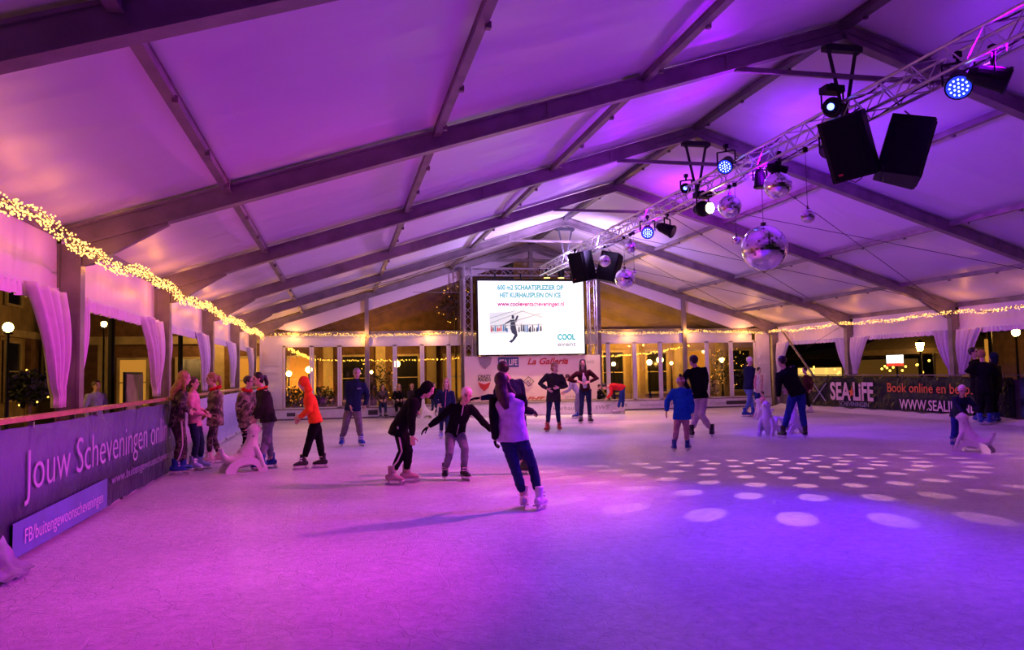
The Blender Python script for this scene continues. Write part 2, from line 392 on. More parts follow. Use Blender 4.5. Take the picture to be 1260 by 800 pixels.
for sx, nm in ((-1, 'left'), (1, 'right')):
    for i, y in enumerate(YF):
        if i == 0 or (sx > 0 and i < 2): continue
        if i < 6: curtain(sx, y, -1, 1.1 if sx < 0 else .85, 'white tied-back curtain on the near side of the %s-hand post %s' % (nm, ord_of(sx, i)))
        if i < 5: curtain(sx, y, 1, .38 if sx < 0 else .75, 'white tied-back curtain on the far side of the %s-hand post %s' % (nm, ord_of(sx, i)))
# ================================================================== barriers and banners
XB = 10.22
def wavy_sheet(xp, ya, yb, z0, z1, mat, parent, name='banner_cloth', ny=90, nz=14, amp=.018, side=1, bottomfn=None, axis='x'):
    bm = BM(); G = {}
    for j in range(nz+1):
        for i in range(ny+1):
            y = ya+(yb-ya)*i/ny; f = j/nz; zb = z0 if bottomfn is None else bottomfn(y)
            z = zb+(z1-zb)*f+(.015*noise.noise(V((y*2, 7, f))) if j == nz else 0)
            w = amp*(noise.noise(V((y*1.3+f*1.2, f*1.5, 3)))+.5*noise.noise(V((y*4-f*3, f*3, 9))))
            q = xp+side*w
            G[i, j] = bm.verts.new((q, y, z) if axis == 'x' else (y, q, z))
    for j in range(nz):
        for i in range(ny):
            f_ = [G[i, j], G[i+1, j], G[i+1, j+1], G[i, j+1]]
            bm.faces.new(f_)
    return obj(name, bm, mat, parent, smooth=True, world=True)
def band_mat(name, stops, rough=.35, axis='Z', z0=0, z1=1.2, bump=.35):
    """printed vinyl: colour bands across the height"""
    m, nt, b = newmat(name); b.inputs['Specular IOR Level'].default_value = .22; tc = N(nt, 'ShaderNodeTexCoord'); sp = N(nt, 'ShaderNodeSeparateXYZ'); L(nt, tc.outputs['Object'], sp.inputs[0])
    nz = N(nt, 'ShaderNodeTexNoise'); nz.inputs['Scale'].default_value = .9; nz.inputs['Detail'].default_value = 4; L(nt, tc.outputs['Object'], nz.inputs['Vector'])
    ma = N(nt, 'ShaderNodeMath', operation='MULTIPLY_ADD'); ma.inputs[1].default_value = .22; L(nt, nz.outputs['Fac'], ma.inputs[0]); L(nt, sp.outputs[axis], ma.inputs[2])
    mr = N(nt, 'ShaderNodeMapRange'); mr.inputs['From Min'].default_value = z0+.11; mr.inputs['From Max'].default_value = z1+.11; L(nt, ma.outputs[0], mr.inputs['Value'])
    rp = N(nt, 'ShaderNodeValToRGB'); e = rp.color_ramp.elements
    while len(e) < len(stops): e.new(.5)
    for q, (p, c) in zip(e, stops): q.position = p; q.color = c4(c)
    L(nt, mr.outputs[0], rp.inputs[0]); L(nt, rp.outputs[0], b.inputs['Base Color']); b.inputs['Roughness'].default_value = rough
    n2 = N(nt, 'ShaderNodeTexNoise'); n2.inputs['Scale'].default_value = 2.2; n2.inputs['Detail'].default_value = 6; n2.inputs['Distortion'].default_value = 1.5; L(nt, tc.outputs['Object'], n2.inputs['Vector'])
    bp = N(nt, 'ShaderNodeBump'); bp.inputs['Strength'].default_value = bump; bp.inputs['Distance'].default_value = .12; L(nt, n2.outputs['Fac'], bp.inputs['Height']); L(nt, bp.outputs['Normal'], b.inputs['Normal'])
    return m
M_ban1 = band_mat('blue sea print vinyl', [(0, (.04, .04, .10)), (.30, (.03, .025, .07)), (.42, (.05, .05, .13)), (.55, (.12, .13, .27)), (.8, (.16, .18, .32)), (1, (.13, .15, .26))])
M_box = pr('lighter blue print', (.14, .22, .50), .4, 0, .12, 3)
M_prW = pr('pale print', (.80, .72, .86), .5, 0, .05, 5)
M_prW2 = pr('soft pale print', (.55, .50, .66), .5, 0, .05, 5)
M_prDim = pr('dim pale print', (.36, .34, .52), .5, 0, .05, 5)
M_pinkban = band_mat('pink collage vinyl', [(0, (.30, .18, .30)), (.25, (.12, .30, .14)), (.4, (.60, .25, .55)), (.7, (.65, .45, .7)), (1, (.55, .5, .7))])
M_iceban = band_mat('icy blue vinyl', [(0, (.55, .55, .75)), (.3, (.30, .32, .62)), (.55, (.5, .5, .8)), (1, (.62, .62, .85))])
M_flap = pr('backside of torn vinyl', (.26, .24, .36), .4, 0, .5, 5)
M_dark = band_mat('navy vinyl', [(0, (.008, .008, .02)), (.5, (.012, .012, .03)), (1, (.01, .01, .022))], .26, bump=.6)
M_dark2 = band_mat('navy picture vinyl', [(0, (.01, .015, .05)), (.3, (.06, .08, .18)), (.45, (.012, .015, .05)), (.7, (.08, .10, .22)), (1, (.02, .03, .08))], .22, bump=.8)
M_orange = pr('orange red print', (.80, .14, .05), .5, 0, .05, 5)
M_pinkW = pr('pink white print', (.82, .60, .66), .5, 0, .05, 5)
b1 = empty('rink_barrier', (-XB, 8, 0), 'white boarded rink barrier with wooden rail along the left side', 'barrier', rz=0)
bm = BM(); beam(bm, (-XB+.03, 3.5, 1.265), (-XB+.03, YB-.35, 1.265), .11, .045); obj('rail', bm, M_wood, b1, world=True)
bm = BM(); bx(bm, (-XB-.03, (3.5+YB-.35)/2, .58), (.035, YB-.35-3.5, 1.16)); obj('board', bm, M_board, b1, world=True)
for k in range(14):
    y = 3.7+k*2
    if y > YB-.5: break
    bm = BM(); bx(bm, (-XB-.02, y, .62), (.05, .05, 1.25)); obj('upright', bm, M_alud, b1, world=True)
    bm = BM(); bx(bm, (-XB+.045, y+.6, 1.2), (.05, .03, .05)); obj('rail_clip', bm, M_steel, b1, world=True)
bn = empty('banner', (-XB, 11, 0), 'purple blue vinyl banner with large pale writing on the left barrier', 'banner')
wavy_sheet(-XB+.05, 6.2, 15.4, .02, 1.19, M_ban1, bn, side=1, bottomfn=lambda y: .03+.05*abs(noise.noise(V((y*1.1, 2, 0))))+(.10 if y > 14.6 else 0))
XT = -XB+.085
R_ = (0, 1, 0); U_ = (0, 0, 1)
def lat(u, v): return on_x(u, v, XT)
p0 = lat(30, 603); p1 = lat(210, 552)
text('Jouw Scheveningen online', M_prW2, bn, (XT, p0.y, .60), R_, (0, 0, 1), p1.y-p0.y, .40, bold=-.008)
bm = BM(); q0 = lat(18, 600); q1 = lat(133, 590)
ya, yb = q0.y, q1.y
G = [bm.verts.new(p) for p in ((XT-.008, ya, .05), (XT-.008, yb, .05), (XT-.008, yb, .40), (XT-.008, ya, .36))]; bm.faces.new(G)
obj('print_box', bm, M_box, bn, world=True)
text('FB/buitengewoonscheveningen', M_prW, bn, (XT, ya+.25, .14), R_, U_, (yb-ya)*.84, .14)
text('www.buitengewoonscheveningen.nl', M_prDim, bn, (XT, yb+.15, .30), R_, U_, 15.2-yb-.3, .12)
bm = BM()   # torn, curled end of the banner lying on the ice
G = {}
for j in range(9):
    for i in range(13):
        s = i/12; t = j/8
        G[i, j] = bm.verts.new((-XB+.08+.26*s+.06*noise.noise(V((s*3, t*3, 1))), 7.05+.55*t+.12*noise.noise(V((t*4, s*2, 5))), .03+.28*(1-s)**2*(.4+.6*t)+.06*abs(noise.noise(V((s*5, t*5, 8))))))
for j in range(8):
    for i in range(12): bm.faces.new([G[i, j], G[i+1, j], G[i+1, j+1], G[i, j+1]])
obj('torn_flap', bm, M_flap, bn, smooth=True, world=True)
b = empty('banner', (-XB, 17, 0), 'pink collage banner with green print on the left barrier, behind the girls', 'banner')
wavy_sheet(-XB+.05, 15.8, 19.6, .05, 1.17, M_pinkban, b)
b = empty('banner', (-XB, 23, 0), 'pale icy blue banner at the far end of the left barrier', 'banner')
wavy_sheet(-XB+.05, 19.8, 29.6, .08, 1.17, M_iceban, b)
text('SEA LIFE SCHEVENINGEN', M_prDim, b, (XT, 21.5, .45), R_, U_, 6, .25)
# right barrier
b2 = empty('rink_barrier', (XB, 20, 0), 'rink barrier with thin rail along the right side', 'barrier')
bm = BM(); beam(bm, (XB-.03, 12, 1.285), (XB-.03, YB-.4, 1.285), .07, .03); obj('rail', bm, M_alu, b2, world=True)
bm = BM(); bx(bm, (XB+.03, (12+YB-.4)/2, .6), (.035, YB-.4-12, 1.12)); obj('board', bm, M_alud, b2, world=True)
for k in range(18):
    bm = BM(); bx(bm, (XB+.02, 12.3+k, .64), (.04, .04, 1.28)); obj('upright', bm, M_alu, b2, world=True)
XR = -1; xr = XB-.05
bn = empty('banner', (XB, 22, 0), 'dark navy banner with big pale capitals and orange writing on the right barrier', 'banner')
wavy_sheet(xr, 17.95, 28.4, .16, 1.22, M_dark, bn, side=1)
xt = xr-.045; Rr = (0, -1, 0)
def rat(u, v): return on_x(u, v, xt)
def rtext(s, u0, u1, v0, h, mat, **k):
    a = rat(u0, v0); b_ = rat(u1, v0); return text(s, mat, bn, a, Rr, U_, a.y-b_.y, h, **k)
rtext('SEA', 1022, 1047, 491, .62, M_pinkW, bold=.03); rtext('LiFE', 1050, 1075, 492, .62, M_pinkW, bold=.03)
rtext('SCHEVENINGEN', 1033, 1069, 499, .16, M_prDim)
a = rat(1048, 483); bm = BM(); st = []
for k in range(10):
    rr = .20 if k % 2 == 0 else .08; st.append((rr*cos(k*pi/5+.3), rr*sin(k*pi/5+.3)))
prism(bm, st, a, (0, -1, 0), (0, 0, 1), .006); obj('starfish_mark', bm, M_orange, bn, world=True)
rtext('Book online en bespaar', 1092, 1212, 482, .30, M_orange, bold=.008)
rtext('WWW.SEALIFE.NL', 1107, 1200, 503, .32, M_pinkW, bold=.015)
for (u, v0, v1) in ((1006, 470, 495), ):
    bm = BM(); a = rat(1001, 472); b_ = rat(1016, 494); cyl(bm, a, b_, .02, 5); a = rat(1016, 472); b_ = rat(1001, 494); cyl(bm, a, b_, .02, 5); obj('cross_mark', bm, M_prDim, bn, world=True)
b = empty('banner', (XB, 15, 0), 'shiny dark blue picture banner at the right edge, behind the dark-clothed group', 'banner')
wavy_sheet(xr, 13.0, 17.75, .16, 1.22, M_dark2, b, amp=.03)
# swept snow along the right barrier and the end boards
bm = BM(); G = {}
n = 150
for i in range(n+1):
    y = 12+(YB-.8-12)*i/n; h = .13+.05*noise.noise(V((y*1.7, 0, 0)))
    for j, (dx, dz) in enumerate(((0, 1), (-.12, .95), (-.28, .5), (-.5, .12), (-.65, -.05))): G[i, j] = bm.verts.new((XB+.02+dx*(1+.3*noise.noise(V((y*2, 5, j)))), y, h*dz))
for i in range(n):
    for j in range(4): bm.faces.new([G[i, j], G[i+1, j], G[i+1, j+1], G[i, j+1]])
tag(obj('snow_bank', bm, M_snow, smooth=True), 'low bank of scraped snow along the foot of the right barrier', 'snow', kind='stuff')
# ================================================================== glazed end wall
Wb = empty('wall_back', (0, YB, 0)); tag(Wb, kind='structure', label='white framed end wall of the tent')
yw = YB+.06
def panel(x0, x1):
    bm = BM(); bx(bm, ((x0+x1)/2, yw, 1.55), (x1-x0, .06, 3.1)); w = x1-x0
    for z0, z1 in ((2.0, 2.55), (1.72, 1.84), (1.5, 1.6), (.75, 1.35), (.5, .6)):
        bx(bm, ((x0+x1)/2, yw-.04, (z0+z1)/2), (w*.62, .05, z1-z0)); 
        if z1-z0 > .3: bx(bm, ((x0+x1)/2, yw-.07, (z0+z1)/2), (w*.40, .04, (z1-z0)*.6))
    obj('embossed_panel', bm, M_white, Wb, world=True)
panel(-10.22, -9.42); panel(9.62, 10.24)
bm = BM(); beam(bm, (-10.2, yw, 3.18), (10.2, yw, 3.18), .12, .12); obj('cross_beam', bm, M_alu, Wb, world=True)
bm = BM(); bx(bm, (0, yw+.01, 2.92), (18.9, .03, .44)); obj('header_band', bm, M_white, Wb, world=True)
for x in (-6.37, 6.40, 0, -2.75, 2.75):
    bm = BM(); beam(bm, (x, YB-.02, .0 if abs(x) > 1 else 2.8), (x, YB-.02, zr(x, -.2)), .15, .14, (0, 1, 0)); obj('gable_post', bm, M_alu, Wb, world=True)
for sx in (-1, 1):   # white strip of membrane under the gable rafters
    bm = BM(); prism(bm, [(0, zr(0, -.2)), (9.9, zr(9.9, -.2)), (9.0, 3.24), (8.6, 3.24), (0, zr(0, -.56))], (0, yw, 0), (sx, 0, 0), (0, 0, 1), .02); obj('gable_strip', bm, M_val, Wb, world=True)
bm = BM(); beam(bm, (-1.9, YB-.04, 5.98), (1.9, YB-.04, 5.98), .06, .1); beam(bm, (-1.3, YB-.04, 5.98), (0, YB-.04, 6.42), .05, .06); beam(bm, (1.3, YB-.04, 5.98), (0, YB-.04, 6.42), .05, .06); obj('collar_brace', bm, M_alu, Wb, world=True)
MX = [-9.4, -8.38, -7.37, -6.36, -5.33, -4.30, -3.28, -2.25, -1.2, -.1, 1.0, 2.05, 3.13, 4.25, 5.36, 6.42, 7.40, 8.48, 9.6]
for k, (a, b) in enumerate(zip(MX, MX[1:])):
    w = empty('window_%d' % (k+1), ((a+b)/2, yw, 0)); tag(w, kind='structure')
    bm = BM(); h = .075
    beam(bm, (a+h/2+.005, yw, .38), (a+h/2+.005, yw, 2.72), h, .07, (0, 1, 0)); beam(bm, (b-h/2-.005, yw, .38), (b-h/2-.005, yw, 2.72), h, .07, (0, 1, 0))
    bx(bm, ((a+b)/2, yw, 2.71), (b-a-.02, .07, .09)); bx(bm, ((a+b)/2, yw, .40), (b-a-.02, .07, .09))
    for zz in (1.05, 2.3): bx(bm, (a+.03, yw-.045, zz), (.05, .03, .05))
    obj('window_frame', bm, M_white, w, world=True)
    bm = BM(); bx(bm, ((a+b)/2, yw+.01, 1.55), (b-a-.12, .008, 2.3)); obj('pane', bm, M_glass, w, world=True)
k = len(MX)
for x0, x1 in ((-8.9, -6.45), (-6.29, -2.83), (2.83, 6.32), (6.48, 8.9), (-2.67, -.08), (.08, 2.67)):
    w = empty('window_%d' % k, ((x0+x1)/2, yw, 3.3)); tag(w, kind='structure'); k += 1
    bm = BM(); s = 1 if x0 > 0 else -1; zt = lambda x: max(3.245, zr(x, -.50))
    prism(bm, [(x0, 3.24), (x1, 3.24), (x1, zt(x1)), (x0, zt(x0))], (0, yw, 0), (1, 0, 0), (0, 0, 1), .006); obj('pane', bm, M_glass, w, world=True)
    if x1-x0 > 3:
        zc = 4.72 if s < 0 else 9
        if s < 0:
            bm = BM(); bx(bm, (x1-.9, yw-.01, 4.72), (1.8, .02, .02)); obj('seam', bm, M_alu, w, world=True)
# boards along the foot of the end wall, sponsor marks
yb_ = YB-.32
b = empty('rink_barrier', (-6, yb_, 0), 'low white boards with sponsor marks along the end wall', 'barrier')
bm = BM(); bx(bm, (0, yb_, .19), (20.1, .04, .38)); obj('board', bm, M_board, b, world=True)
bm = BM(); bx(bm, (0, yb_+.13, .39), (20.1, .32, .03)); obj('cap_rail', bm, M_alu, b, world=True)
bm = BM(); bx(bm, (0, yb_-.025, .035), (20.1, .02, .05)); obj('kick_strip', bm, M_orange if False else M_alud, b, world=True)
M_inkD = pr('dark sponsor ink', (.05, .04, .05), .5, 0, .1, 6)
M_inkR = pr('red sponsor ink', (.50, .03, .02), .5, 0, .1, 6)
M_inkG = pr('grey sponsor ink', (.30, .26, .28), .5, 0, .1, 6)
M_inkB = pr('blue sponsor ink', (.03, .07, .20), .5, 0, .1, 6)
def btext(s, x0, z0, w, h, mat, y=None, par=None, **kk): return text(s, mat, par or b, (x0, (yb_-.022) if y is None else y, z0), (1, 0, 0), U_, w, h, **kk)
def sq(x0, x1, z0, z1, mat, par, y, nm='print_block'):
    bm = BM(); bm.faces.new([bm.verts.new(p) for p in ((x0, y, z0), (x1, y, z0), (x1, y, z1), (x0, y, z1))]); return obj(nm, bm, mat, par, world=True)
sq(-9.25, -8.95, .15, .28, M_inkD, b, yb_-.023); btext('Kurhaus', -8.8, .15, .8, .13, M_inkG, shear=.3)
sq(-6.35, -6.0, .12, .30, M_inkD, b, yb_-.023)
btext('SWS', 3.3, .16, .45, .12, M_inkD, shear=.2); btext('Hommerson', 4.3, .16, .9, .1, M_inkG); btext('Palace', 5.6, .16, .5, .12, M_inkD); btext('Casino', 7.3, .15, .7, .12, M_inkG, shear=.3)
sq(8.0, 8.9, .13, .28, M_inkD, b, yb_-.023)
# ================================================================== stage, sponsor wall, screen
st = empty('stage', (0, 29.0, 0), 'low white stage platform under the sponsor wall', 'stage')
bm = BM(); bx(bm, (.05, 28.85, .24), (5.6, .9, .46)); obj('platform', bm, M_board, st, world=True)
bm = BM(); bx(bm, (.05, 28.82, .485), (5.66, .96, .03)); obj('deck_edge', bm, M_alu, st, world=True)
text('Kurhaus', M_inkG, st, (.3, 28.39, .17), (1, 0, 0), U_, .9, .16); text('SWS', M_inkG, st, (1.9, 28.39, .17), (1, 0, 0), U_, .55, .14, shear=.2)
sp = empty('sponsor_wall', (-.2, 29.5, .5), 'cream sponsor banner with red and blue logos under the screen', 'banner')
M_cream = band_mat('cream sponsor vinyl', [(0, (.80, .66, .52)), (.5, (.82, .70, .58)), (1, (.80, .70, .64))], .5, z0=.5, z1=2.3, bump=.1)
ys = 29.45
wavy_sheet(ys, -2.8, 2.5, .52, 2.22, M_cream, sp, 'banner_cloth', axis='y', amp=.012, side=1)
def S(u, v): return on_y(u, v, ys-.03)
def stext(s, u0, u1, v, h, mat, **kk):
    a = S(u0, v); b_ = S(u1, v); return text(s, mat, sp, a, (1, 0, 0), U_, b_.x-a.x, h, **kk)
a = S(613, 452); b_ = S(638, 439.5); sq(a.x, b_.x, a.z, b_.z, M_inkB, sp, ys-.028, 'logo_plate')
stext('SEA LIFE', 614.5, 636.5, 449.5, .22, M_cream, bold=.03, )
stext("La Galleria", 649, 699, 448.5, .24, M_inkR, shear=.35, bold=.02)
stext('SWS', 722, 731, 447.5, .12, M_inkG)
a = S(597, 445); bm = BM(); prism(bm, [(-.26, .14), (0, .22), (.26, .14), (.20, -.1), (0, -.28), (-.20, -.1)], a, (1, 0, 0), U_, .006); obj('crest_mark', bm, M_inkG, sp, world=True)
stext('CRAZY', 588, 604, 465.5, .12, M_inkD, bold=.02); stext('PIANOS', 588, 604, 469.5, .12, M_inkD, bold=.02)
a = S(596, 475); bm = BM(); prism(bm, [(-.24, .14), (.0, .06), (.24, .14), (.16, -.06), (0, -.20), (-.16, -.06)], a, (1, 0, 0), U_, .006); obj('heart_mark', bm, M_inkR, sp, world=True)
a = S(650.5, 469.5); bm = BM()
for p, q in (((-.2, 0), (0, .18)), ((0, .18), (.2, 0)), ((.2, 0), (0, -.18)), ((0, -.18), (-.2, 0)), ((-.2, 0), (-.42, .1)), ((-.42, .1), (-.62, 0))):
    cyl(bm, a+V((p[0], 0, p[1])), a+V((q[0], 0, q[1])), .012, 5)
obj('diamond_mark', bm, M_inkD, sp, world=True); stext('P2', 648, 653, 471.5, .12, M_inkD, shear=.3)
stext('PI-FF', 649, 671, 492, .11, M_inkR, shear=.4, bold=.03); stext('OTTO', 695, 712, 490.5, .10, M_inkG, shear=.2)
# ---- video wall
M_scr = em('lit white screen', (1, .97, 1), 1.12, sample=True)
M_teal = em('teal screen text', (.01, .42, .48), .9); M_mag = em('magenta screen text', (.60, .005, .25), .8); M_sg = em('grey screen text', (.42, .42, .48), .8)
M_ph1 = em('screen picture pale', (.74, .72, .76), 1.0); M_ph2 = em('screen picture dark', (.03, .04, .08), .8); M_ph3 = em('screen picture blue', (.08, .2, .45), .9); M_ph4 = em('screen picture red', (.6, .08, .08), .9); M_ph5 = em('screen picture snow', (.85, .85, .9), 1.3)
sc_ = empty('video_screen', (-.23, 29.3, 2.2), 'large lit video screen with teal writing and a skater picture', 'screen')
y_s = 29.28; sx0, sx1, sz0, sz1 = -2.29, 1.83, 2.27, 5.05
bm = BM(); bx(bm, ((sx0+sx1)/2, y_s+.1, (sz0+sz1)/2+.03), (sx1-sx0+.1, .16, sz1-sz0+.1)); obj('cabinet', bm, M_black, sc_, world=True)
bm = BM(); bx(bm, ((sx0+sx1)/2, y_s+.01, (sz0+sz1)/2), (sx1-sx0, .02, sz1-sz0)); obj('display', bm, M_scr, sc_, world=True)
def D(u, v): return on_y(u, v, y_s-.005)
def dtext(s, u0, u1, v0, v1, mat, **kk):
    a = D(u0, v0); b_ = D(u1, v0); c = D(u0, v1); return text(s, mat, sc_, a, (1, 0, 0), U_, b_.x-a.x, c.z-a.z, **kk)
dtext('600 m2 SCHAATSPLEZIER OP', 612, 693, 356.5, 350.5, M_teal, bold=.03)
dtext('HET KURHAUSPLEIN ON ICE', 615, 690, 366, 360, M_teal, bold=.03)
dtext('www.cooleventscheveningen.nl', 612, 694, 376.5, 371, M_mag, bold=.03)
dtext('COOL', 686, 708, 418, 411, M_teal, bold=.05); dtext('event', 686, 709, 426, 420.5, M_sg, bold=.03)
def poly(pts, mat, nm, dy=0, par=None):
    bm = BM(); vs_ = [bm.verts.new(D(u, v)+V((0, -.003-dy, 0))) for u, v in pts]; bm.faces.new(vs_); return obj(nm, bm, mat, par or sc_, world=True)
ph = poly([(602, 385), (667, 381), (669, 428), (604, 431)], M_ph1, 'picture_inset')
poly([(604, 411), (668, 408), (669, 428), (604, 431)], M_ph5, 'picture_ice', .002)
bm = BM()
for (a, b_) in (((602, 392), (636, 381.5)), ((603, 398), (645, 382)), ((640, 382), (667, 390)), ((604, 404), (667, 385)), ((603, 401), (667, 399))):
    cyl(bm, D(*a)-V((0, .006, 0)), D(*b_)-V((0, .006, 0)), .012, 4)
obj('picture_rafters', bm, M_sg, sc_, world=True)
bm = BM(); random.seed(3)
for k in range(26):
    u = 605+k*2.4+random.uniform(-.6, .6)
    if 626 < u < 637: continue
    h = random.uniform(4, 9); v = 409-random.uniform(0, 2); w = random.uniform(.7, 1.3)
    q = bm.faces.new([bm.verts.new(D(*p)+V((0, -.008, 0))) for p in ((u-w, v), (u+w, v), (u+w*.7, v-h), (u-w*.7, v-h))]); q.material_index = random.choice((0, 0, 0, 1, 2))
obj('picture_crowd', bm, [M_ph2, M_ph3, M_ph4], sc_, world=True)
bm = BM()
for pts in ([(628, 394), (633, 393), (635, 404), (628, 405)], [(628, 404), (635, 404), (637, 413), (632, 420), (629, 420), (633, 412), (630, 410)], [(629.5, 388), (632.5, 388), (632.5, 392.5), (629.5, 392.5)], [(629, 395), (621, 400), (621, 398), (629, 393)], [(633, 395), (636, 388), (638, 389), (635, 397)], [(633, 418), (630, 422), (626, 421), (629, 418)]):
    bm.faces.new([bm.verts.new(D(*p)+V((0, -.010, 0))) for p in pts])
obj('picture_skater', bm, M_ph2, sc_, world=True)
# ---- box truss helper and portal round the screen
def box_truss(bmC, bmL, a, b, w, h, up=(0, 0, 1), step=.3, rc=.024, rl=.010, n=8):
    a = V(a); b = V(b); s, t, d = frame_of(b-a, up); Ln = (b-a).length; m = max(1, round(Ln/step)); K = [s*h/2+t*w/2, s*h/2-t*w/2, -s*h/2-t*w/2, -s*h/2+t*w/2]
    for k in K: cyl(bmC, a+k, b+k, rc, n)
    for f in range(4):
        p, q = K[f], K[(f+1) % 4]
        for i in range(m):
            x0 = a+d*(Ln*i/m); x1 = a+d*(Ln*(i+1)/m)
            A, B = (p, q) if (i+f) % 2 == 0 else (q, p)
            cyl(bmL, x0+A, x1+B, rl, 5, cap=False)
tp = empty('screen_truss', (-.1, 29.6, 0), 'aluminium truss portal standing around the video screen', 'truss')
for x in (-2.62, 2.28):
    c_, l_ = BM(), BM(); box_truss(c_, l_, (x, 29.62, 0), (x, 29.62, 5.62), .28, .28, (0, 1, 0)); obj('tower_chords', c_, M_truss, tp, world=True); obj('tower_lattice', l_, M_truss, tp, world=True)
c_, l_ = BM(), BM(); box_truss(c_, l_, (-2.62, 29.62, 5.42), (2.28, 29.62, 5.42), .28, .28); obj('header_chords', c_, M_truss, tp, world=True); obj('header_lattice', l_, M_truss, tp, world=True)
for x in (-1.6, -.6, .5, 1.4): bm = BM(); bx(bm, (x, 29.45, 5.2), (.05, .05, .32)); obj('hanging_bracket', bm, M_black, tp, world=True)
# ---- long lighting truss under the ridge
TZ = 5.30
t = empty('lighting_truss', (0, 15, TZ), 'long aluminium lighting truss hung under the tent ridge', 'truss')
c_, l_ = BM(), BM(); box_truss(c_, l_, (0, 4.2, TZ), (0, 28.2, TZ), .30, .32, n=8); obj('chords', c_, M_truss, t, world=True); obj('lattice', l_, M_truss, t, world=True)
bm = BM(); pts = [(-.05+.05*sin(y*2.1), y, TZ+.19+.03*sin(y*5)) for y in [4.3+.2*k for k in range(118)]]; tube(bm, pts, .013, 5); pts = [(.08+.06*sin(y*1.3+1), y, TZ-.13+.04*sin(y*3)) for y in [4.3+.2*k for k in range(118)]]; tube(bm, pts, .012, 5); obj('cable_run', bm, M_strap, t, world=True)
for y, wh in ((YF[1], 'over the big loudspeakers'), (YF[2], 'over the mirror balls'), (YF[4], 'near the end wall')):
    bm = BM()
    for s in (-1, 1):
        beam(bm, (s*.24, y, zr(.24, -.25)), (s*.05, y, TZ+.16), .05, .022, (0, 1, 0)); cyl(bm, (s*.24, y-.03, zr(.24, -.36)), (s*.22, y+.03, zr(.24, -.30)), .04, 8)
    bx(bm, (0, y, TZ+.1), (.07, .09, .18)); bx(bm, (0, y, 6.33), (.62, .12, .1))
    tag(obj('hanging_strap', bm, M_strap), 'black V-shaped strap holding the lighting truss '+wh, 'strap', 'straps holding the lighting truss')
# ---- stage lights
M_ledB = em('blue white led', (.25, .35, 1), 12); M_ledDim = em('small blue led', (.08, .12, 1), 10); M_off = pr('dark lens', (.03, .03, .05), .1, 0, .1, 9); M_ledblue = em('blue led face', (.02, .05, .9), 1.2)
M_warm = em('warm white lens', (1, .82, .45), 40)
def stage_light(name, loc, target, label, lens='off', s=1, group='stage lights on the truss', body='par', cat='stage light', base=None):
    loc = V(loc); d = (V(target)-loc).normalized(); t = empty(name, loc, label, cat, group)
    sd, up, _ = frame_of(d, (0, 0, 1)); rt = up
    bm = BM()
    if body == 'par':
        cyl(bm, loc-d*.16*s, loc+d*.10*s, .095*s, 16, .125*s); cyl(bm, loc-d*.24*s, loc-d*.16*s, .06*s, 12, .095*s); cyl(bm, loc+d*.10*s, loc+d*.13*s, .135*s, 16)
    else:
        ell(bm, loc, (.15*s, .15*s, .15*s)); cyl(bm, loc, loc+d*.18*s, .12*s, 16); cyl(bm, loc-d*.18*s, loc, .08*s, 12, .12*s)
    obj('housing', bm, M_black, t, world=True)
    bm = BM()
    for q in (-1, 1): beam(bm, loc+rt*q*.15*s, loc+rt*q*.15*s+V((0, 0, .22*s)), .02, .04)
    beam(bm, loc+rt*.15*s+V((0, 0, .22*s)), loc-rt*.15*s+V((0, 0, .22*s)), .04, .02); obj('yoke', bm, M_black, t, world=True)
    bm = BM(); cyl(bm, loc+V((0, 0, .22*s)), loc+V((0, 0, .22*s+.10)), .02, 8); bx(bm, loc+V((0, 0, .22*s+.1)), (.07, .07, .07)); 
    if body != 'par': bx(bm, loc+V((0, 0, .26*s)), (.3*s, .2*s, .1*s))
    obj('clamp', bm, M_black, t, world=True)
    bm = BM()
    if lens == 'led':
        cyl(bm, loc+d*.128*s, loc+d*.134*s, .118*s, 20, mi=1)
        for rr, nn in ((0, 1), (.042, 6), (.084, 12)):
            for k in range(nn):
                p = loc+d*.136*s+(sd*cos(2*pi*k/nn)+rt*sin(2*pi*k/nn))*rr*s; ell(bm, p, (.010*s,)*3, n=6, m=4)
        obj('led_lens', bm, [M_ledB, M_ledblue], t, world=True)
    else:
        m_ = {'off': M_off, 'dim': M_ledDim, 'warm': M_warm}[lens]; R0 = {'off': .11, 'dim': .05, 'warm': .10}[lens]
        cyl(bm, loc+d*(.132 if body == 'par' else .182)*s, loc+d*(.142 if body == 'par' else .192)*s, R0*s, 18); obj('lens', bm, m_, t, world=True)
    return t
cm = (-7.3, 0, 1.6)
stage_light('stage_light', (-.02, 8.05, 4.99), (-4.5, 3.5, .5), 'lit blue led stage light on the truss, right above the big loudspeakers', 'led', 1.15)
stage_light('stage_light', (0, 7.55, 4.87), (3, 5, 3.2), 'unlit black stage light at the upper right, beside the lit blue one', 'off', 1.15)
stage_light('moving_head', (-.22, 10.25, 5.42), (-6, 4, 3.5), 'moving-head light with a small blue glow beside the big loudspeakers', 'dim', 1.0, body='m')
stage_light('stage_light', (-.05, 10.62, 4.93), (-2, 9, 3), 'dark stage light under the truss, just left of the big loudspeakers', 'off', .95)
stage_light('stage_light', (-.25, 13.5, 5.42), (-5, 8, 1.0), 'lit blue led stage light on the truss side above the mirror balls', 'led', 1.1)
stage_light('stage_light', (0, 12.75, 4.93), (0, 12.5, 0), 'dark stage light aimed straight down above the largest mirror ball', 'off', .9)
stage_light('stage_light', (.05, 12.2, 4.98), (3, 11, 3.6), 'dark tilted stage light touching the second largest mirror ball in view', 'off', .9)
light('pin_beam', 'SPOT', (.22, 14.62, 4.84), 130, (1, .75, .42), (0, 12.7, 3.72), .04, 16, .3)
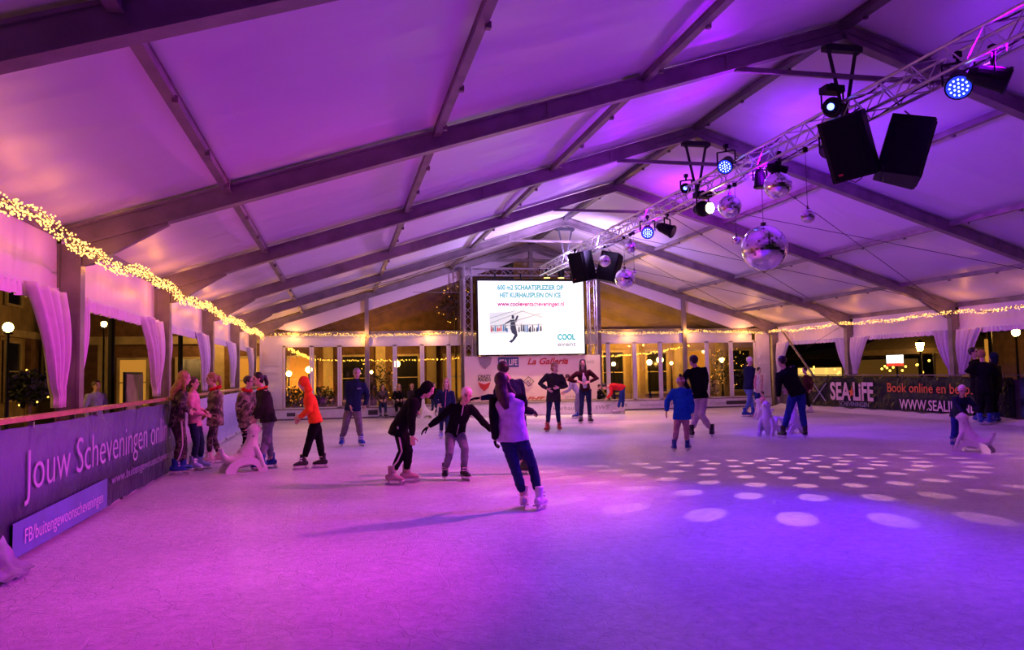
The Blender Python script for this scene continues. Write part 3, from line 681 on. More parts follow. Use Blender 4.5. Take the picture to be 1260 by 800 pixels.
stage_light('moving_head', (-.05, 14.95, 4.88), (.5, 13.3, 4.7), 'spotlight with a bright warm lens beside a mirror ball', 'warm', 1.1, body='m')
stage_light('stage_light', (-.1, 15.6, 5.45), (-5, 9, 4.5), 'small blue-lit stage light inside the truss near the warm spotlight', 'dim', .8)
stage_light('stage_light', (-.05, 17.95, 4.95), (-4, 9, .3), 'lit blue led stage light in the middle of the truss, left of an unlit one', 'led', 1.15)
stage_light('stage_light', (.05, 17.0, 4.82), (4, 13, 2), 'unlit stage light in the middle of the truss, right of a lit blue one', 'off', 1.15)
stage_light('stage_light', (-.25, 23.4, 4.98), (-5, 10, 1), 'blue stage light half hidden by the far loudspeakers', 'led', 1.1)
lb = empty('lamp_bar', (1.1, 28.8, 5.4), 'black lamp bar at the end of the truss above the screen', 'lamp bar')
bm = BM(); bx(bm, (1.1, 28.75, 5.42), (2.3, .06, .06)); cyl(bm, (.1, 28.75, 5.42), (0, 28.2, 5.3), .02, 6); cyl(bm, (1.9, 28.75, 5.42), (.1, 28.2, 5.46), .015, 6); obj('bar', bm, M_black, lb, world=True)
M_gold = em('golden lamp glow', (1, .55, .15), 3)
for k, x in enumerate((.25, .8, 1.5, 1.95)):
    bm = BM(); cyl(bm, (x, 28.75, 5.36), (x, 28.72, 5.12), .14, 12, .11); cyl(bm, (x, 28.75, 5.40), (x, 28.75, 5.34), .05, 8); obj('lamp', bm, M_black, lb, world=True)
    bm = BM(); cyl(bm, (x, 28.72, 5.118), (x, 28.72, 5.10), .12, 12); obj('lamp_face', bm, M_gold, lb, world=True)
    light('lamp_bar_beam', 'SPOT', (x, 28.72, 5.05), 380, (1, .60, .32), (x*1.6-1.6, 29.25, 0.2), .06, 80, .8)
# ---- loudspeakers
def speaker(c, aim, roll, label):
    c = V(c); t = empty('loudspeaker', c, label, 'loudspeaker', 'loudspeakers hung from the truss')
    d = V(aim).normalized(); s, r, _ = frame_of(d, (0, 0, 1)); s = s*cos(roll)+r*sin(roll); r = d.cross(s)
    # s = up, r = side, d = front
    bm = BM(); O = [(-.20, -.30), (-.30, .24), (-.24, .27), (.24, .27), (.30, .24), (.20, -.30)]
    prism(bm, O, c, r, d, .86) if abs(r.cross(d).dot(s)) > .9 else None
    obj('cabinet', bm, M_black, t, world=True)
    bm = BM(); MM = Matrix((r, d, s)).transposed(); bx(bm, c+d*.275, (.46, .02, .80), MM); obj('grille', bm, M_grille, t, world=True)
    bm = BM(); bx(bm, c+d*.287-s*.33+r*.15, (.06, .006, .03), MM); obj('badge', bm, M_inkR, t, world=True)
    for q in (-1, 1): bm = BM(); cyl(bm, c+s*.43+r*q*.12, V(((c+r*q*.12).x, (c+r*q*.12).y, TZ-.14)), .012, 5); obj('hanger', bm, M_cable, t, world=True)
    bm = BM(); p = c-s*.43-d*.2; tube(bm, [p, p+V((0, 0, -.07))+r*.05, p+V((0, 0, -.10))+r*.13, p+V((0, 0, -.05))+r*.2, p+V((0, 0, .1))+r*.22], .009, 5); obj('cable_loop', bm, M_cable, t, world=True)
speaker((-.38, 9.62, 4.66), (-.75, -.55, -.35), .10, 'left-facing black loudspeaker of the large pair at the upper right')
speaker((.46, 9.62, 4.62), (.80, -.50, -.30), -.10, 'right-facing black loudspeaker of the large pair at the upper right')
speaker((-.38, 22.2, 4.66), (-.75, -.55, -.2), .06, 'left-facing black loudspeaker of the far pair above the screen edge')
speaker((.44, 22.2, 4.64), (.80, -.50, -.25), -.06, 'right-facing black loudspeaker of the far pair above the screen edge')
# ---- mirror balls
def mirror_ball(c, r, label, seg=36):
    c = V(c); t = empty('mirror_ball', c, label, 'mirror ball', 'mirror balls hanging from the truss')
    bm = BM(); ell(bm, c, (r, r, r), n=seg, m=seg//2); 
    o = obj('mirrored_sphere', bm, M_mirror, t, world=True)
    bm = BM(); cyl(bm, c+V((0, 0, r*.97)), c+V((0, 0, r+.05)), max(.015, r*.12), 8); cyl(bm, c+V((0, 0, r+.04)), (c.x, c.y, TZ-.17), .005, 5)
    obj('hanging_wire', bm, M_cable, t, world=True)
    bm = BM(); cyl(bm, (c.x, c.y, TZ-.24), (c.x, c.y, TZ-.17), .04, 8); obj('motor', bm, M_black, t, world=True)
    return t
mirror_ball((0, 12.7, 3.72), .40, 'largest mirror ball, hanging lowest with a golden reflection', 56)
mirror_ball((0, 13.9, 4.71), .22, 'mirror ball beside the warm spotlight lens', 40)
mirror_ball((0, 12.18, 4.72), .235, 'mirror ball hanging close under a dark stage light, above the largest ball', 40)
mirror_ball((0, 11.33, 4.02), .115, 'small mirror ball hanging alone to the right of the largest ball', 26)
mirror_ball((.02, 13.72, 4.02), .085, 'tiny mirror ball just left of the largest ball', 20)
mirror_ball((0, 19.26, 4.77), .15, 'small mirror ball high up to the right of the far loudspeakers', 26)
mirror_ball((0, 21.33, 4.70), .17, 'mirror ball in front of the far loudspeakers', 28)
mirror_ball((0, 19.74, 4.01), .265, 'medium mirror ball hanging low to the right of the screen top', 36)
mirror_ball((0, 19.05, 4.09), .05, 'tiniest mirror ball, beside the medium ball near the screen', 16)
# ---- fairy light garlands
def garland(name, fn, T, n, rad, label, strands=3, rb=.012, dens=None):
    t = empty('light_garland', fn(.5*T), label, 'fairy lights', 'fairy light garlands along the eaves')
    bm = BM(); rnd = random.Random(len(name)*13+n); base = []
    for s in range(strands):
        pts = []; ph = rnd.uniform(0, 9); m = int(T*7)
        for i in range(m+1):
            d = T*i/m; a = d*3.1+ph+1.5*noise.noise(V((d, s, 4))); r = rad*(.55+.4*noise.noise(V((d*2, s, 1))))
            p = V(fn(d)); ax = V(fn(d+.05))-p; s1, s2, _ = frame_of(ax, (0, 0, 1)); pts.append(p+(s1*cos(a)+s2*sin(a))*r)
        base.append(pts); tube(bm, pts, .005, 4)
    obj('wire', bm, M_wire, t, world=True)
    bm = BM()
    for i in range(n):
        d = T*rnd.random() if dens is None else T*(rnd.random()**dens)
        p = V(fn(d)); ax = V(fn(d+.05))-p; s1, s2, _ = frame_of(ax, (0, 0, 1)); a = rnd.uniform(0, 2*pi); r = rad*sqrt(rnd.random())*(1.0+.25*noise.noise(V((d*3, 0, 0))))
        ell(bm, p+s1*cos(a)*r+s2*sin(a)*r, (rb, rb, rb), n=5, m=4)
    o = obj('bulbs', bm, M_bulb, t, world=True); o['kind'] = 'stuff'; return t
def fl(d):
    y = 4.5+d; k = ((y-.284) % 5)/5; return (-10.06, y, 2.99+.12*sin(pi*k)+.03*sin(y*3.3))
def frr(d):
    y = 12+d; k = ((y-.284) % 5)/5; return (10.05, y, 3.13-.08*sin(pi*k)+.02*sin(y*3.3))
def fb(d): return (-9.9+d, YB-.16, 3.10+.03*sin(d*1.2)+.02*sin(d*3.1))
garland('left', fl, 25.4, 3200, .085, 'thick fairy light garland along the left eave', 4, .0095, 1.15)
garland('right', frr, 18, 1300, .06, 'fairy light garland along the right eave', 3, .012)
garland('end', fb, 19.8, 1500, .055, 'fairy light garland along the beam of the end wall', 3, .012)
for k, y in enumerate([5.2, 6.3, 7.4, 8.5, 9.6, 10.9, 12, 13.3, 14.6, 17, 19.5, 22, 24.5, 27, 29.5]):
    p = V(fl(y-4.5))+V((-.13, 0, .04)); light('garland_glow', 'POINT', p, 3.6 if y < 14 else 9, (1, .33, .06), size=.03)
    if y > 14: q = V(frr(y-12))+V((-.12, 0, -.02)); light('garland_glow', 'POINT', q, 9, (1, .33, .07), size=.03)
for x in (-9, -6.5, -4, 4, 6.5, 9): light('garland_glow', 'POINT', V(fb(x+9.9))+V((0, -.12, 0)), 22, (1, .42, .10), size=.03)
# ================================================================== people
M_skin = pr('skin', (.62, .38, .28), .5, 0, .06, 12)
M_lip = pr('lips', (.45, .14, .12), .5); M_eye = pr('eyes and brows', (.03, .02, .02), .3)
def cm_(n, c, **k): return pr(n, c, k.pop('rough', .85), 0, k.pop('var', .2), k.pop('scale', 14), k.pop('bump', .25), 90, 0, .12)
K = dict(black=cm_('black cloth', (.006, .006, .008)), navy=cm_('navy cloth', (.012, .018, .05)), jeans=cm_('blue denim', (.02, .045, .24)), ljeans=cm_('light blue denim', (.10, .16, .42)), djeans=cm_('dark denim', (.02, .03, .08)), gjeans=cm_('grey denim', (.20, .21, .27)),
         grey=cm_('taupe trousers', (.20, .17, .16)), pink=cm_('pink cloth', (.70, .30, .38)), rose=cm_('rose trousers', (.60, .30, .38)), red=cm_('red cloth', (.60, .02, .03)), orange=cm_('bright orange cloth', (1.0, .11, .02)),
         lav=cm_('pale lavender vest', (.62, .50, .66)), blue=cm_('royal blue coat', (.01, .10, .50)), beige=cm_('beige trousers', (.58, .50, .44)), white=cm_('white cloth', (.68, .64, .66)), grayL=cm_('grey jersey', (.36, .36, .44)), maroon=cm_('maroon dark cloth', (.05, .012, .014)),
         brown=cm_('brown leather', (.24, .13, .09)), dark=cm_('charcoal cloth', (.03, .025, .03)), tan=cm_('beige skate leather', (.50, .38, .34)))
K['camo'] = camo('camouflage cloth', (.06, .05, .03), (.20, .15, .09), (.42, .32, .22)); K['camod'] = camo('dark patterned cloth', (.012, .01, .014), (.05, .03, .035), (.16, .11, .10))
H_ = dict(blond=pr('blond hair', (.36, .20, .07), .5, 0, .4, 30), lblond=pr('pale blond hair', (.95, .84, .58), .5, 0, .4, 30), brown=pr('brown hair', (.055, .028, .016), .5, 0, .4, 30), dark=pr('dark hair', (.015, .010, .008), .45, 0, .4, 30), grey=pr('grey hair', (.3, .26, .25), .5, 0, .3, 30))
SK = dict(blue=pr('blue plastic skate shell', (.01, .04, .30), .3, 0, .1, 9), red=pr('red leather skate', (.42, .03, .03), .4, 0, .1, 9), white=pr('white leather skate', (.72, .68, .68), .4, 0, .1, 9), black=pr('black skate shell', (.015, .015, .018), .35, 0, .1, 9), tan=K['tan'], lilac=pr('pale blue skate shell', (.40, .42, .75), .35, 0, .1, 9))
M_trim = pr('pale skate trim', (.6, .58, .6), .4)
M_stripe = pr('white side stripe', (.62, .55, .55), .6); M_zip = pr('pink zip', (.75, .16, .30), .5); M_logo = pr('pale chest logo', (.35, .36, .55), .5)

def ik(a, b, l1, l2, bend):
    a = V(a); b = V(b); d = b-a; D_ = d.length
    if D_ > (l1+l2)*.995: D_ = (l1+l2)*.995; b = a+d.normalized()*D_
    dn = (b-a).normalized(); x = (l1*l1-l2*l2+D_*D_)/(2*D_); h = sqrt(max(0, l1*l1-x*x))
    bd = V(bend)-dn*V(bend).dot(dn)
    if bd.length < 1e-4: bd = dn.orthogonal()
    return a+dn*x+bd.normalized()*h, b
def hand_geo(bm, w, d, n, side, s, curl=.6):
    """palm, four unequal bent fingers, a thumb leaving the side of the palm"""
    d = V(d).normalized(); n = V(n); n = (n-d*n.dot(d)).normalized(); t = d.cross(n)*side
    Mx = Matrix((t, n, d)).transposed(); ell(bm, V(w)+d*.050*s, (.042*s, .017*s, .052*s), Mx, 12, 8)
    for k, (o, l) in enumerate(((-.030, .062), (-.010, .076), (.011, .082), (.031, .072))):
        p = V(w)+d*.088*s+t*o*s; dd = d.copy(); pts = [V(w)+d*.06*s+t*o*.9*s, p]; sp_ = t*o*.5
        for q in range(3):
            ang = curl*(.5+.35*q); dd = (d*cos(ang)+n*sin(ang)+sp_).normalized(); p = p+dd*l*s*(.45, .32, .23)[q]; pts.append(p)
        tube(bm, pts, [.0100*s, .0098*s, .0092*s, .0086*s, .0072*s], 7)
    b = V(w)+d*.028*s+t*.030*s; d1 = (d*.62+t*.75+n*.25).normalized(); p1 = b+d1*.040*s; d2 = (d*.85+t*.35+n*.45).normalized(); p2 = p1+d2*.032*s; p3 = p2+(d+n*.6).normalized()*.022*s
    tube(bm, [b-d1*.015*s, b, p1, p2, p3], [.014*s, .0135*s, .0115*s, .0105*s, .0085*s], 7)
def skate(parent, ank, dr, sole_z, h, mat, chunky=1.0, tilt=0):
    """boot on a steel blade; ank = ankle joint, dr = toe direction"""
    dr = V((dr[0], dr[1], 0)).normalized(); up = V((0, 0, 1)); sd = dr.cross(up); ln = .155*h
    A = V(ank); base = V((A.x, A.y, sole_z+.062)); bm = BM()
    R = []
    top = A+up*.085*h*1.0; c = chunky
    loft(bm, [(top, .031*h*c, .035*h*c, sd, up), (A+up*.03*h, .028*h*c, .033*h*c, sd, up), (A-up*.005*h, .027*h*c, .038*h*c, sd, up), (base+up*.006, .027*h*c, .044*h*c, sd, up)], 12)
    heel = base-dr*.045*h+up*.030*h
    loft(bm, [(heel-dr*.012*h, .020*h, .020*h, sd, dr), (heel+dr*.03*h, .030*h*c, .036*h, sd, dr), (base+dr*.045*h+up*.024*h, .031*h*c, .030*h, sd, dr), (base+dr*.085*h+up*.018*h, .030*h*c, .022*h, sd, dr), (base+dr*.112*h+up*.014*h, .019*h*c, .014*h, sd, dr)], 12)
    b2 = remesh(bm, .010, 0, smooth_it=1); sk = obj('skate', b2, mat, parent, smooth=True, world=True)
    bm = BM(); a = base-dr*.055*h; b_ = base+dr*.115*h
    bx(bm, (base+dr*.03*h), (.058*h*1.0, .17*h, .014), Matrix((sd, dr, up)).transposed())
    for q in (-.03, .085): bx(bm, base+dr*q*h-up*.018, (.022, .035, .034), Matrix((sd, dr, up)).transposed())
    for q in (.035, .06): bx(bm, A+up*(q-.02)*h+dr*.030*h, (.062*h*c, .018*h, .012*h), Matrix((sd, dr, up)).transposed())
    obj('sole_and_straps', bm, M_trim if mat is not SK['red'] else SK['red'], sk)
    bm = BM(); prism(bm, [(-.065*h, -.030), (-.060*h, -.062), (.115*h, -.062), (.130*h, -.044), (.120*h, -.030)], base, dr, up, .004); bl = obj('blade', bm, M_steel, sk)
    for ch in sk.children: ch.matrix_parent_inverse = sk.matrix_parent_inverse @ Matrix.Identity(4) if False else Matrix.Identity(4)
    return sk
PERSONS = []
def person(label, feet, H=None, face=0, hip=None, neck=None, head=None, hL=None, hR=None, fL=None, fR=None, eL=None, eR=None, kL=None, kR=None, look=None, tilt=0,
           top='black', bottom='djeans', skates='blue', hair=('brown', 'short'), coat=0, puffy=1.0, slim=1.0, headk=1.0, hood=None, hat=None, sleeve=None, open_=None, collar=None, gloves=None, group='people on and around the ice', base=None, extra=None, noskate=False, zs=0, curl=.6, big=1):
    B = V(base) if base is not None else on_floor(*feet); B.z = zs
    w0 = fdepth(B)
    def P(t):
        if len(t) == 4: return B+X*t[0]+Yv*t[1]+Z*t[2]      # metres: right, away, up
        return CAMP+ray(t[0], t[1])*(w0+(t[2] if len(t) > 2 else 0))
    X = V((B.y-CAMP.y, -(B.x-CAMP.x), 0)).normalized(); Yv = V((-X.y, X.x, 0)); Z = V((0, 0, 1))
    fa = radians(face); F = X*sin(fa)-Yv*cos(fa); S = Z.cross(F)
    if H is None: H = (P(head).z-zs)/.955
    root = empty('person', B, label, 'person', group)
    sk0 = 0 if noskate else .062
    pel = P(hip) if hip else B+Z*(.52*H+sk0)
    nk = P(neck) if neck else pel+Z*.30*H
    hd = P(head) if head else nk+Z*.085*H+F*.012*H
    spine = (nk-pel).normalized()
    # feet
    fo = {}
    for s, f in ((1, fL), (-1, fR)):
        if f: p = P(f) if len(f) != 2 else CAMP+ray(f[0], f[1])*w0
        else: p = B+S*s*.055*H
        if not noskate or zs == 0: pass
        fo[s] = V((p.x, p.y, (p.z if f and len(f) == 4 else zs)))
    # shoulders follow the spine
    Sh = (S-spine*S.dot(spine)).normalized()
    sh = {s: nk+Sh*s*.105*H-spine*.035*H for s in (1, -1)}
    hp = {s: pel+S*s*.048*H for s in (1, -1)}
    hnd = {}; elb = {}; kn = {}; ank = {}
    for s, h_, e_ in ((1, hL, eL), (-1, hR, eR)):
        tgt = P(h_) if h_ else sh[s]-Z*.30*H+F*.05*H+S*s*.03*H
        bd = (P(e_)-(sh[s]+tgt)/2) if e_ else (-F*.6+S*s*.6-Z*.1)
        elb[s], hnd[s] = ik(sh[s], tgt, .165*H, .150*H, bd)
    for s, k_ in ((1, kL), (-1, kR)):
        a = fo[s]+Z*(sk0+.045*H); bd = (P(k_)-(hp[s]+a)/2) if k_ else F
        f_ = 1 if k_ else min(1, (hp[s]-a).length*1.012/(.48*H)); kn[s], a2 = ik(hp[s], a, .245*H*f_, .235*H*f_, bd); ank[s] = a
    vox = min(.013, max(.0068, .00062*w0)); cv = min(.022, max(.011, .0011*w0))
    hu = (hd-nk).normalized() if (hd-nk).length > .01 else Z
    lk = radians(look if look is not None else face); hf = X*sin(lk)-Yv*cos(lk)
    hu = (hu*.5+Z*.5).normalized(); hf = (hf+Z*tilt); hf = (hf-hu*hf.dot(hu)).normalized(); hs = hu.cross(hf)
    k = H*headk*(1.0 if H > 1.55 else 1.0+.35*(1.55-H)); MH = Matrix((hs, hf, hu)).transposed()
    # ---- body: one continuous skin
    bm = BM()
    ell(bm, hd+hu*.012*k, (.043*k, .054*k, .056*k), MH, 18, 12)
    ell(bm, hd+hf*.012*k-hu*.026*k, (.034*k, .040*k, .042*k), MH, 16, 10)
    ell(bm, hd+hf*.030*k-hu*.052*k, (.017*k, .016*k, .014*k), MH, 10, 8)
    tube(bm, [hd+hf*.046*k+hu*.012*k, hd+hf*.058*k-hu*.006*k, hd+hf*.050*k-hu*.016*k], [.006*k, .0095*k, .007*k], 7)
    for s in (1, -1): ell(bm, hd+hs*s*.044*k-hf*.004*k, (.006*k, .011*k, .017*k), MH, 8, 6)
    tube(bm, [nk-spine*.05*H, nk, hd-hu*.03*k], [.045*H, .032*H, .030*H], 10)
    q = .86*slim
    loft(bm, [(pel-spine*.03*H, .085*H*q, .06*H*q, S, spine), (pel+spine*.08*H, .078*H*q, .056*H*q, S, spine), (pel+(nk-pel)*.65, .092*H*q, .060*H*q, Sh, spine), (nk-spine*.035*H, .080*H*q, .045*H*q, Sh, spine), (nk+spine*.005*H, .035*H, .035*H, Sh, spine)], 14)
    for s in (1, -1):
        tube(bm, [sh[s]-Sh*s*.03*H, sh[s], (sh[s]+elb[s])/2, elb[s], (elb[s]*.6+hnd[s]*.4), hnd[s]], [.03*H, .031*H, .026*H, .022*H, .021*H, .0145*H], 10)
        tube(bm, [pel+S*s*.02*H, hp[s], (hp[s]+kn[s])/2, kn[s], kn[s]*.65+ank[s]*.35, ank[s]], [.05*H, .050*H, .042*H, .030*H, .030*H, .020*H], 10)
        tube(bm, [ank[s], ank[s]-Z*.022*H+F*.03*H, ank[s]-Z*.030*H+F*.075*H], [.020*H, .018*H, .012*H], 8)
        hdir = (hnd[s]-elb[s]).normalized(); hand_geo(bm, hnd[s]-hdir*.01, hdir, (pel-hnd[s])*.6+F*.1-Sh*s*.2, -s, H/1.72*big, curl)
    b2 = remesh(bm, vox, 0, smooth_it=1)
    fm = []
    bmesh.ops.triangulate(b2, faces=[])
    for f in b2.faces:
        r = f.calc_center_median()-hd; a, b_, c = r.dot(hs)/k, r.dot(hf)/k, r.dot(hu)/k
        if b_ > .026 and abs(c) < .06:
            if abs(abs(a)-.019) < .0085 and abs(c-.010) < .0050: f.material_index = 2
            elif abs(abs(a)-.020) < .011 and abs(c-.0225) < .0028: f.material_index = 2
            elif abs(a) < .014 and abs(c+.034) < .0045: f.material_index = 1
    body = obj('body', b2, [M_skin, M_lip, M_eye], root, smooth=True, world=True)
    # ---- top
    mt = K[top]; bm = BM(); pf = puffy; dn = -spine*.5-Z*.5; dn.normalize()
    hem = .03*H+coat*H
    rings = [(pel+dn*hem, .098*H*pf*slim*(1+coat), .078*H*pf*slim*(1+coat*.6), S, -dn), (pel+dn*hem*.5, .098*H*pf*slim, .076*H*pf*slim, S, spine), (pel+spine*.03*H, .092*H*pf*slim, .070*H*pf*slim, S, spine), (pel+(nk-pel)*.38, .085*H*pf*slim, .066*H*pf*slim, (S+Sh), spine), (pel+(nk-pel)*.65, .098*H*pf*slim, .071*H*pf*slim, Sh, spine), (nk-spine*.055*H, .104*H*pf, .064*H*pf, Sh, spine), (nk-spine*.022*H, .074*H, .052*H, Sh, spine), (nk+spine*.012*H, .043*H, .044*H, Sh, spine)]
    if collar == 'high': rings.append((nk+spine*.035*H, .042*H, .044*H, Sh, spine))
    loft(bm, rings, 18)
    sl_geo = BM() if sleeve else bm
    for s in (1, -1):
        w = hnd[s]+(elb[s]-hnd[s]).normalized()*.010*H
        ap = pf*((extra or {}).get('slimarm', 1)); tube(sl_geo, [sh[s]-Sh*s*.045*H-spine*.01*H, sh[s]-Sh*s*.008*H, (sh[s]+elb[s])/2, elb[s], (elb[s]+w)/2, w], [.044*H, .043*H*ap, .037*H*ap, .033*H*ap, .030*H*ap, .024*H*ap], 12)
    seed = len(PERSONS)+1
    b2 = remesh(bm, cv, .0055*H, 9/H*1.2, seed, (1, 1, 1.6)); jacket = obj('jacket' if not sleeve else 'vest', b2, mt, root, smooth=True, world=True)
    if sleeve:
        b2 = remesh(sl_geo, cv, .004*H, 10, seed); obj('sleeves', b2, K[sleeve], root, smooth=True, world=True)
    # ---- trousers
    if bottom:
        bm = BM(); ell(bm, pel-Z*.012*H, (.084*H*slim, .066*H*slim, .055*H), Matrix((S, F, Z)).transposed(), 14, 9)
        wd = {'beige': 1.2, 'grey': 1.22, 'camod': 1.25, 'black': 1.18, 'rose': 1.1, 'gjeans': 1.1}.get(bottom, 1.0)*(1 if not extra or 'tw' not in extra else extra['tw'])
        for s in (1, -1): tube(bm, [pel+S*s*.025*H, hp[s]-Z*.01*H, (hp[s]+kn[s])/2, kn[s], kn[s]*.6+ank[s]*.4, ank[s]+(kn[s]-ank[s]).normalized()*(.06*H)], [.052*H, .056*H, .047*H*wd, .037*H*wd, .036*H*wd, .029*H*wd], 12)
        b2 = remesh(bm, cv*.8, .004*H, 12, seed+50, (1, 1, 2)); tr = obj('trousers', b2, K[bottom], root, smooth=True, world=True)
        if extra and 'stripe' in extra:
            bm = BM(); s = extra['stripe']
            for s in ((1, -1) if s == 0 else (s,)):
                o = S*s; pts = [hp[s]+o*.062*H, (hp[s]+kn[s])/2+o*.050*H*wd, kn[s]+o*.040*H*wd, kn[s]*.6+ank[s]*.4+o*.038*H*wd, ank[s]+o*.034*H*wd+Z*.06*H]
                tube(bm, pts, .008*H, 6)
            obj('side_stripe', bm, M_stripe, root, smooth=True, world=True)
    # ---- skates
    if not noskate:
        for s in (1, -1):
            toe = F+S*s*.25
            sk = skate(root, ank[s], toe, fo[s].z, H, SK[skates], 1.12 if skates in ('blue', 'black', 'lilac') else 1.0)
            sk.matrix_parent_inverse = Matrix.Translation(-root.location)
    elif bottom:
        for s in (1, -1):
            bm = BM(); e_ = ank[s]-Z*.02*H; ell(bm, e_+F*.04*H, (.03*H, .075*H, .028*H), Matrix((S, F, Z)).transposed(), 12, 8); tube(bm, [ank[s]+Z*.05*H, e_], [.032*H, .03*H], 10)
            obj('shoe', remesh(bm, .012, 0), K['black'], root, smooth=True, world=True)
    # ---- hair, hat, hood
    hc, hst = hair; bm = BM()
    if hood:
        bm = BM(); ell(bm, hd-hf*.014*k+hu*.016*k, (.057*k, .062*k, .066*k), MH, 18, 12); tube(bm, [hd-hf*.03*k-hu*.02*k, nk-hf*.012*k+Z*.01*H], [.045*k, .05*k], 12)
        loft(bm, [(hd+hf*.022*k+hu*.01*k, .050*k, .060*k, hs, hf), (hd-hf*.03*k+hu*.01*k, .055*k, .062*k, hs, hf)], 16)
        b2 = remesh(bm, cv*.7, .003*H, 14, seed); obj('hood', b2, K[hood], root, smooth=True, world=True)
        if hst == 'long': pass
    else:
        ell(bm, hd-hf*.013*k+hu*.022*k, (.052*k, .058*k, .058*k), MH, 18, 12)
        if hst in ('long', 'pony', 'curly'): ell(bm, hd-hf*.026*k-hu*.008*k, (.046*k, .036*k, .050*k), MH, 14, 10)
        if hst == 'long':
            tube(bm, [hd-hf*.022*k, hd-hf*.036*k-hu*.05*k, nk-hf*.045*k-spine*.02*H-F*.015*H, nk-F*.070*H-spine*.10*H], [.044*k, .046*k, .042*k, .020*k], 12)
            for s in (1, -1): tube(bm, [hd+hs*s*.038*k-hf*.004*k, hd+hs*s*.043*k-hu*.045*k, nk+Sh*s*.045*H+F*.02*H, nk+Sh*s*.045*H+F*.055*H-spine*.08*H], [.018*k, .019*k, .017*k, .008*k], 8)
        if hst == 'pony': tube(bm, [hd-hf*.05*k+hu*.02*k, hd-hf*.085*k+hu*.01*k, hd-hf*.09*k-hu*.05*k, hd-hf*.075*k-hu*.12*k], [.016*k, .024*k, .022*k, .008*k], 10)
        if hst == 'curly':
            for a in range(14):
                th = a*2.4; ell(bm, hd-hf*.02*k+hs*.045*k*cos(th)+hu*(.01-.008*a+.04)*k-hf*.02*k*sin(th), (.022*k, .022*k, .022*k), None, 8, 6)
        b2 = remesh(bm, vox*1.1, .0035*k, 26/k, seed, (1, 1, .35)); obj('hair', b2, H_[hc], root, smooth=True, world=True)
    if hat:
        hm = K[hat]; bm = BM(); ell(bm, hd-hf*.006*k+hu*.030*k, (.054*k, .062*k, .048*k), MH, 18, 12); loft(bm, [(hd+hu*.014*k-hf*.006*k, .055*k, .064*k, hs, hu), (hd+hu*.032*k-hf*.006*k, .057*k, .065*k, hs, hu)], 18)
        h_ = obj('knitted_hat', remesh(bm, .008, .002, 40, seed), hm, root, smooth=True, world=True)
        bm = BM(); ell(bm, hd+hu*.092*k-hf*.006*k, (.022*k,)*3, None, 10, 8); p_ = obj('pompom', bm, K['navy'], h_, smooth=True); p_.matrix_parent_inverse = Matrix.Identity(4)
        bpy.context.view_layer.update()
    if collar in ('red', 'fur', 'orangec'):
        bm = BM(); c = nk+spine*.012*H; pts = []
        for a in range(13):
            th = 2*pi*a/12; pts.append(c+(Sh*cos(th)*.050+(-F)*sin(th)*.052)*H+spine*(-.012*sin(-th))*H*1.3)
        tube(bm, pts, .020*H if collar != 'orangec' else .011*H, 8); obj('collar', bm, K['orange'] if collar == 'orangec' else K['red'], root, smooth=True, world=True)
    if collar == 'hooddown':
        bm = BM(); ell(bm, nk-F*.055*H-spine*.03*H, (.085*H, .045*H, .06*H), Matrix((S, F, Z)).transposed(), 16, 10); tube(bm, [nk+Sh*.07*H-F*.01*H, nk+F*.05*H-spine*.01*H, nk-Sh*.07*H-F*.01*H], .02*H, 8); obj('folded_hood', remesh(bm, .014, .006, 12, seed), mt, root, smooth=True, world=True)
    if open_:
        bm = BM(); 
        loft(bm, [(pel+spine*.02*H+F*.030*H*pf, .040*H, .050*H*pf, S, spine), (pel+(nk-pel)*.6+F*.034*H, .045*H, .046*H*pf, Sh, spine), (nk-spine*.03*H+F*.020*H, .030*H, .040*H, Sh, spine)], 14); obj('shirt_front', remesh(bm, cv, .002, 12), K[open_], root, smooth=True, world=True)
    if extra and 'zip' in extra:
        bm = BM(); tube(bm, [nk+F*.048*H+Z*.005*H, pel+(nk-pel)*.75+F*.080*H, pel+(nk-pel)*.4+F*.076*H, pel+dn*hem*.6+F*.086*H], .0045*H, 6); obj('zip', bm, {'pink': M_zip, 'grey': M_trim}[extra['zip']], root, smooth=True, world=True)
    if extra and 'logo' in extra:
        bm = BM(); c = pel+(nk-pel)*.72+F*.078*H+S*.045*H; bx(bm, c, (.05*H, .012, .014*H), Matrix((S, F, Z)).transposed()); obj('chest_logo', bm, M_logo, root, world=True)
    if gloves:
        for s in (1, -1):
            bm = BM(); hdir = (hnd[s]-elb[s]).normalized(); hand_geo(bm, hnd[s]-hdir*.012, hdir, (pel-hnd[s])*.6+F*.1-Sh*s*.2, -s, H/1.72*1.18*big, curl)
            obj('glove', remesh(bm, .008, 0), K[gloves], root, smooth=True, world=True)
    PERSONS.append(root); return root

person('girl with long blond hair, black top and striped dark trousers by the left banner', (220, 584), face=110, head=(227, 466), neck=(222, 480), hip=(218, 518), fL=(225, 583, .15), fR=(216, 583, -.1), hL=(233, 503, .1), hR=(233, 506, -.15), look=100, top='camod', bottom='camod', skates='blue', hair=('blond', 'long'), extra={'stripe': -1}, coat=.04)
person('girl in a pink jacket reaching out beside the blond girl in black', (241, 579), face=75, head=(238, 472), neck=(237, 483), hip=(240, 521), fL=(246, 578, .1), fR=(237, 578, -.1), hL=(252, 506, 0), hR=(252, 510, -.1), top='pink', bottom='djeans', skates='lilac', hair=('brown', 'pony'))
person('girl in a camouflage parka with red collar facing left, hands joined', (264, 571), face=-80, head=(260, 467), neck=(265, 479), hip=(265, 515), fL=(258, 570, -.1), fR=(270, 571, .1), hL=(252, 507, -.1), hR=(253, 510, .1), top='camo', bottom='camod', skates='tan', hair=('blond', 'pony'), collar='red', coat=.05, puffy=1.22, extra={'tw': .75})
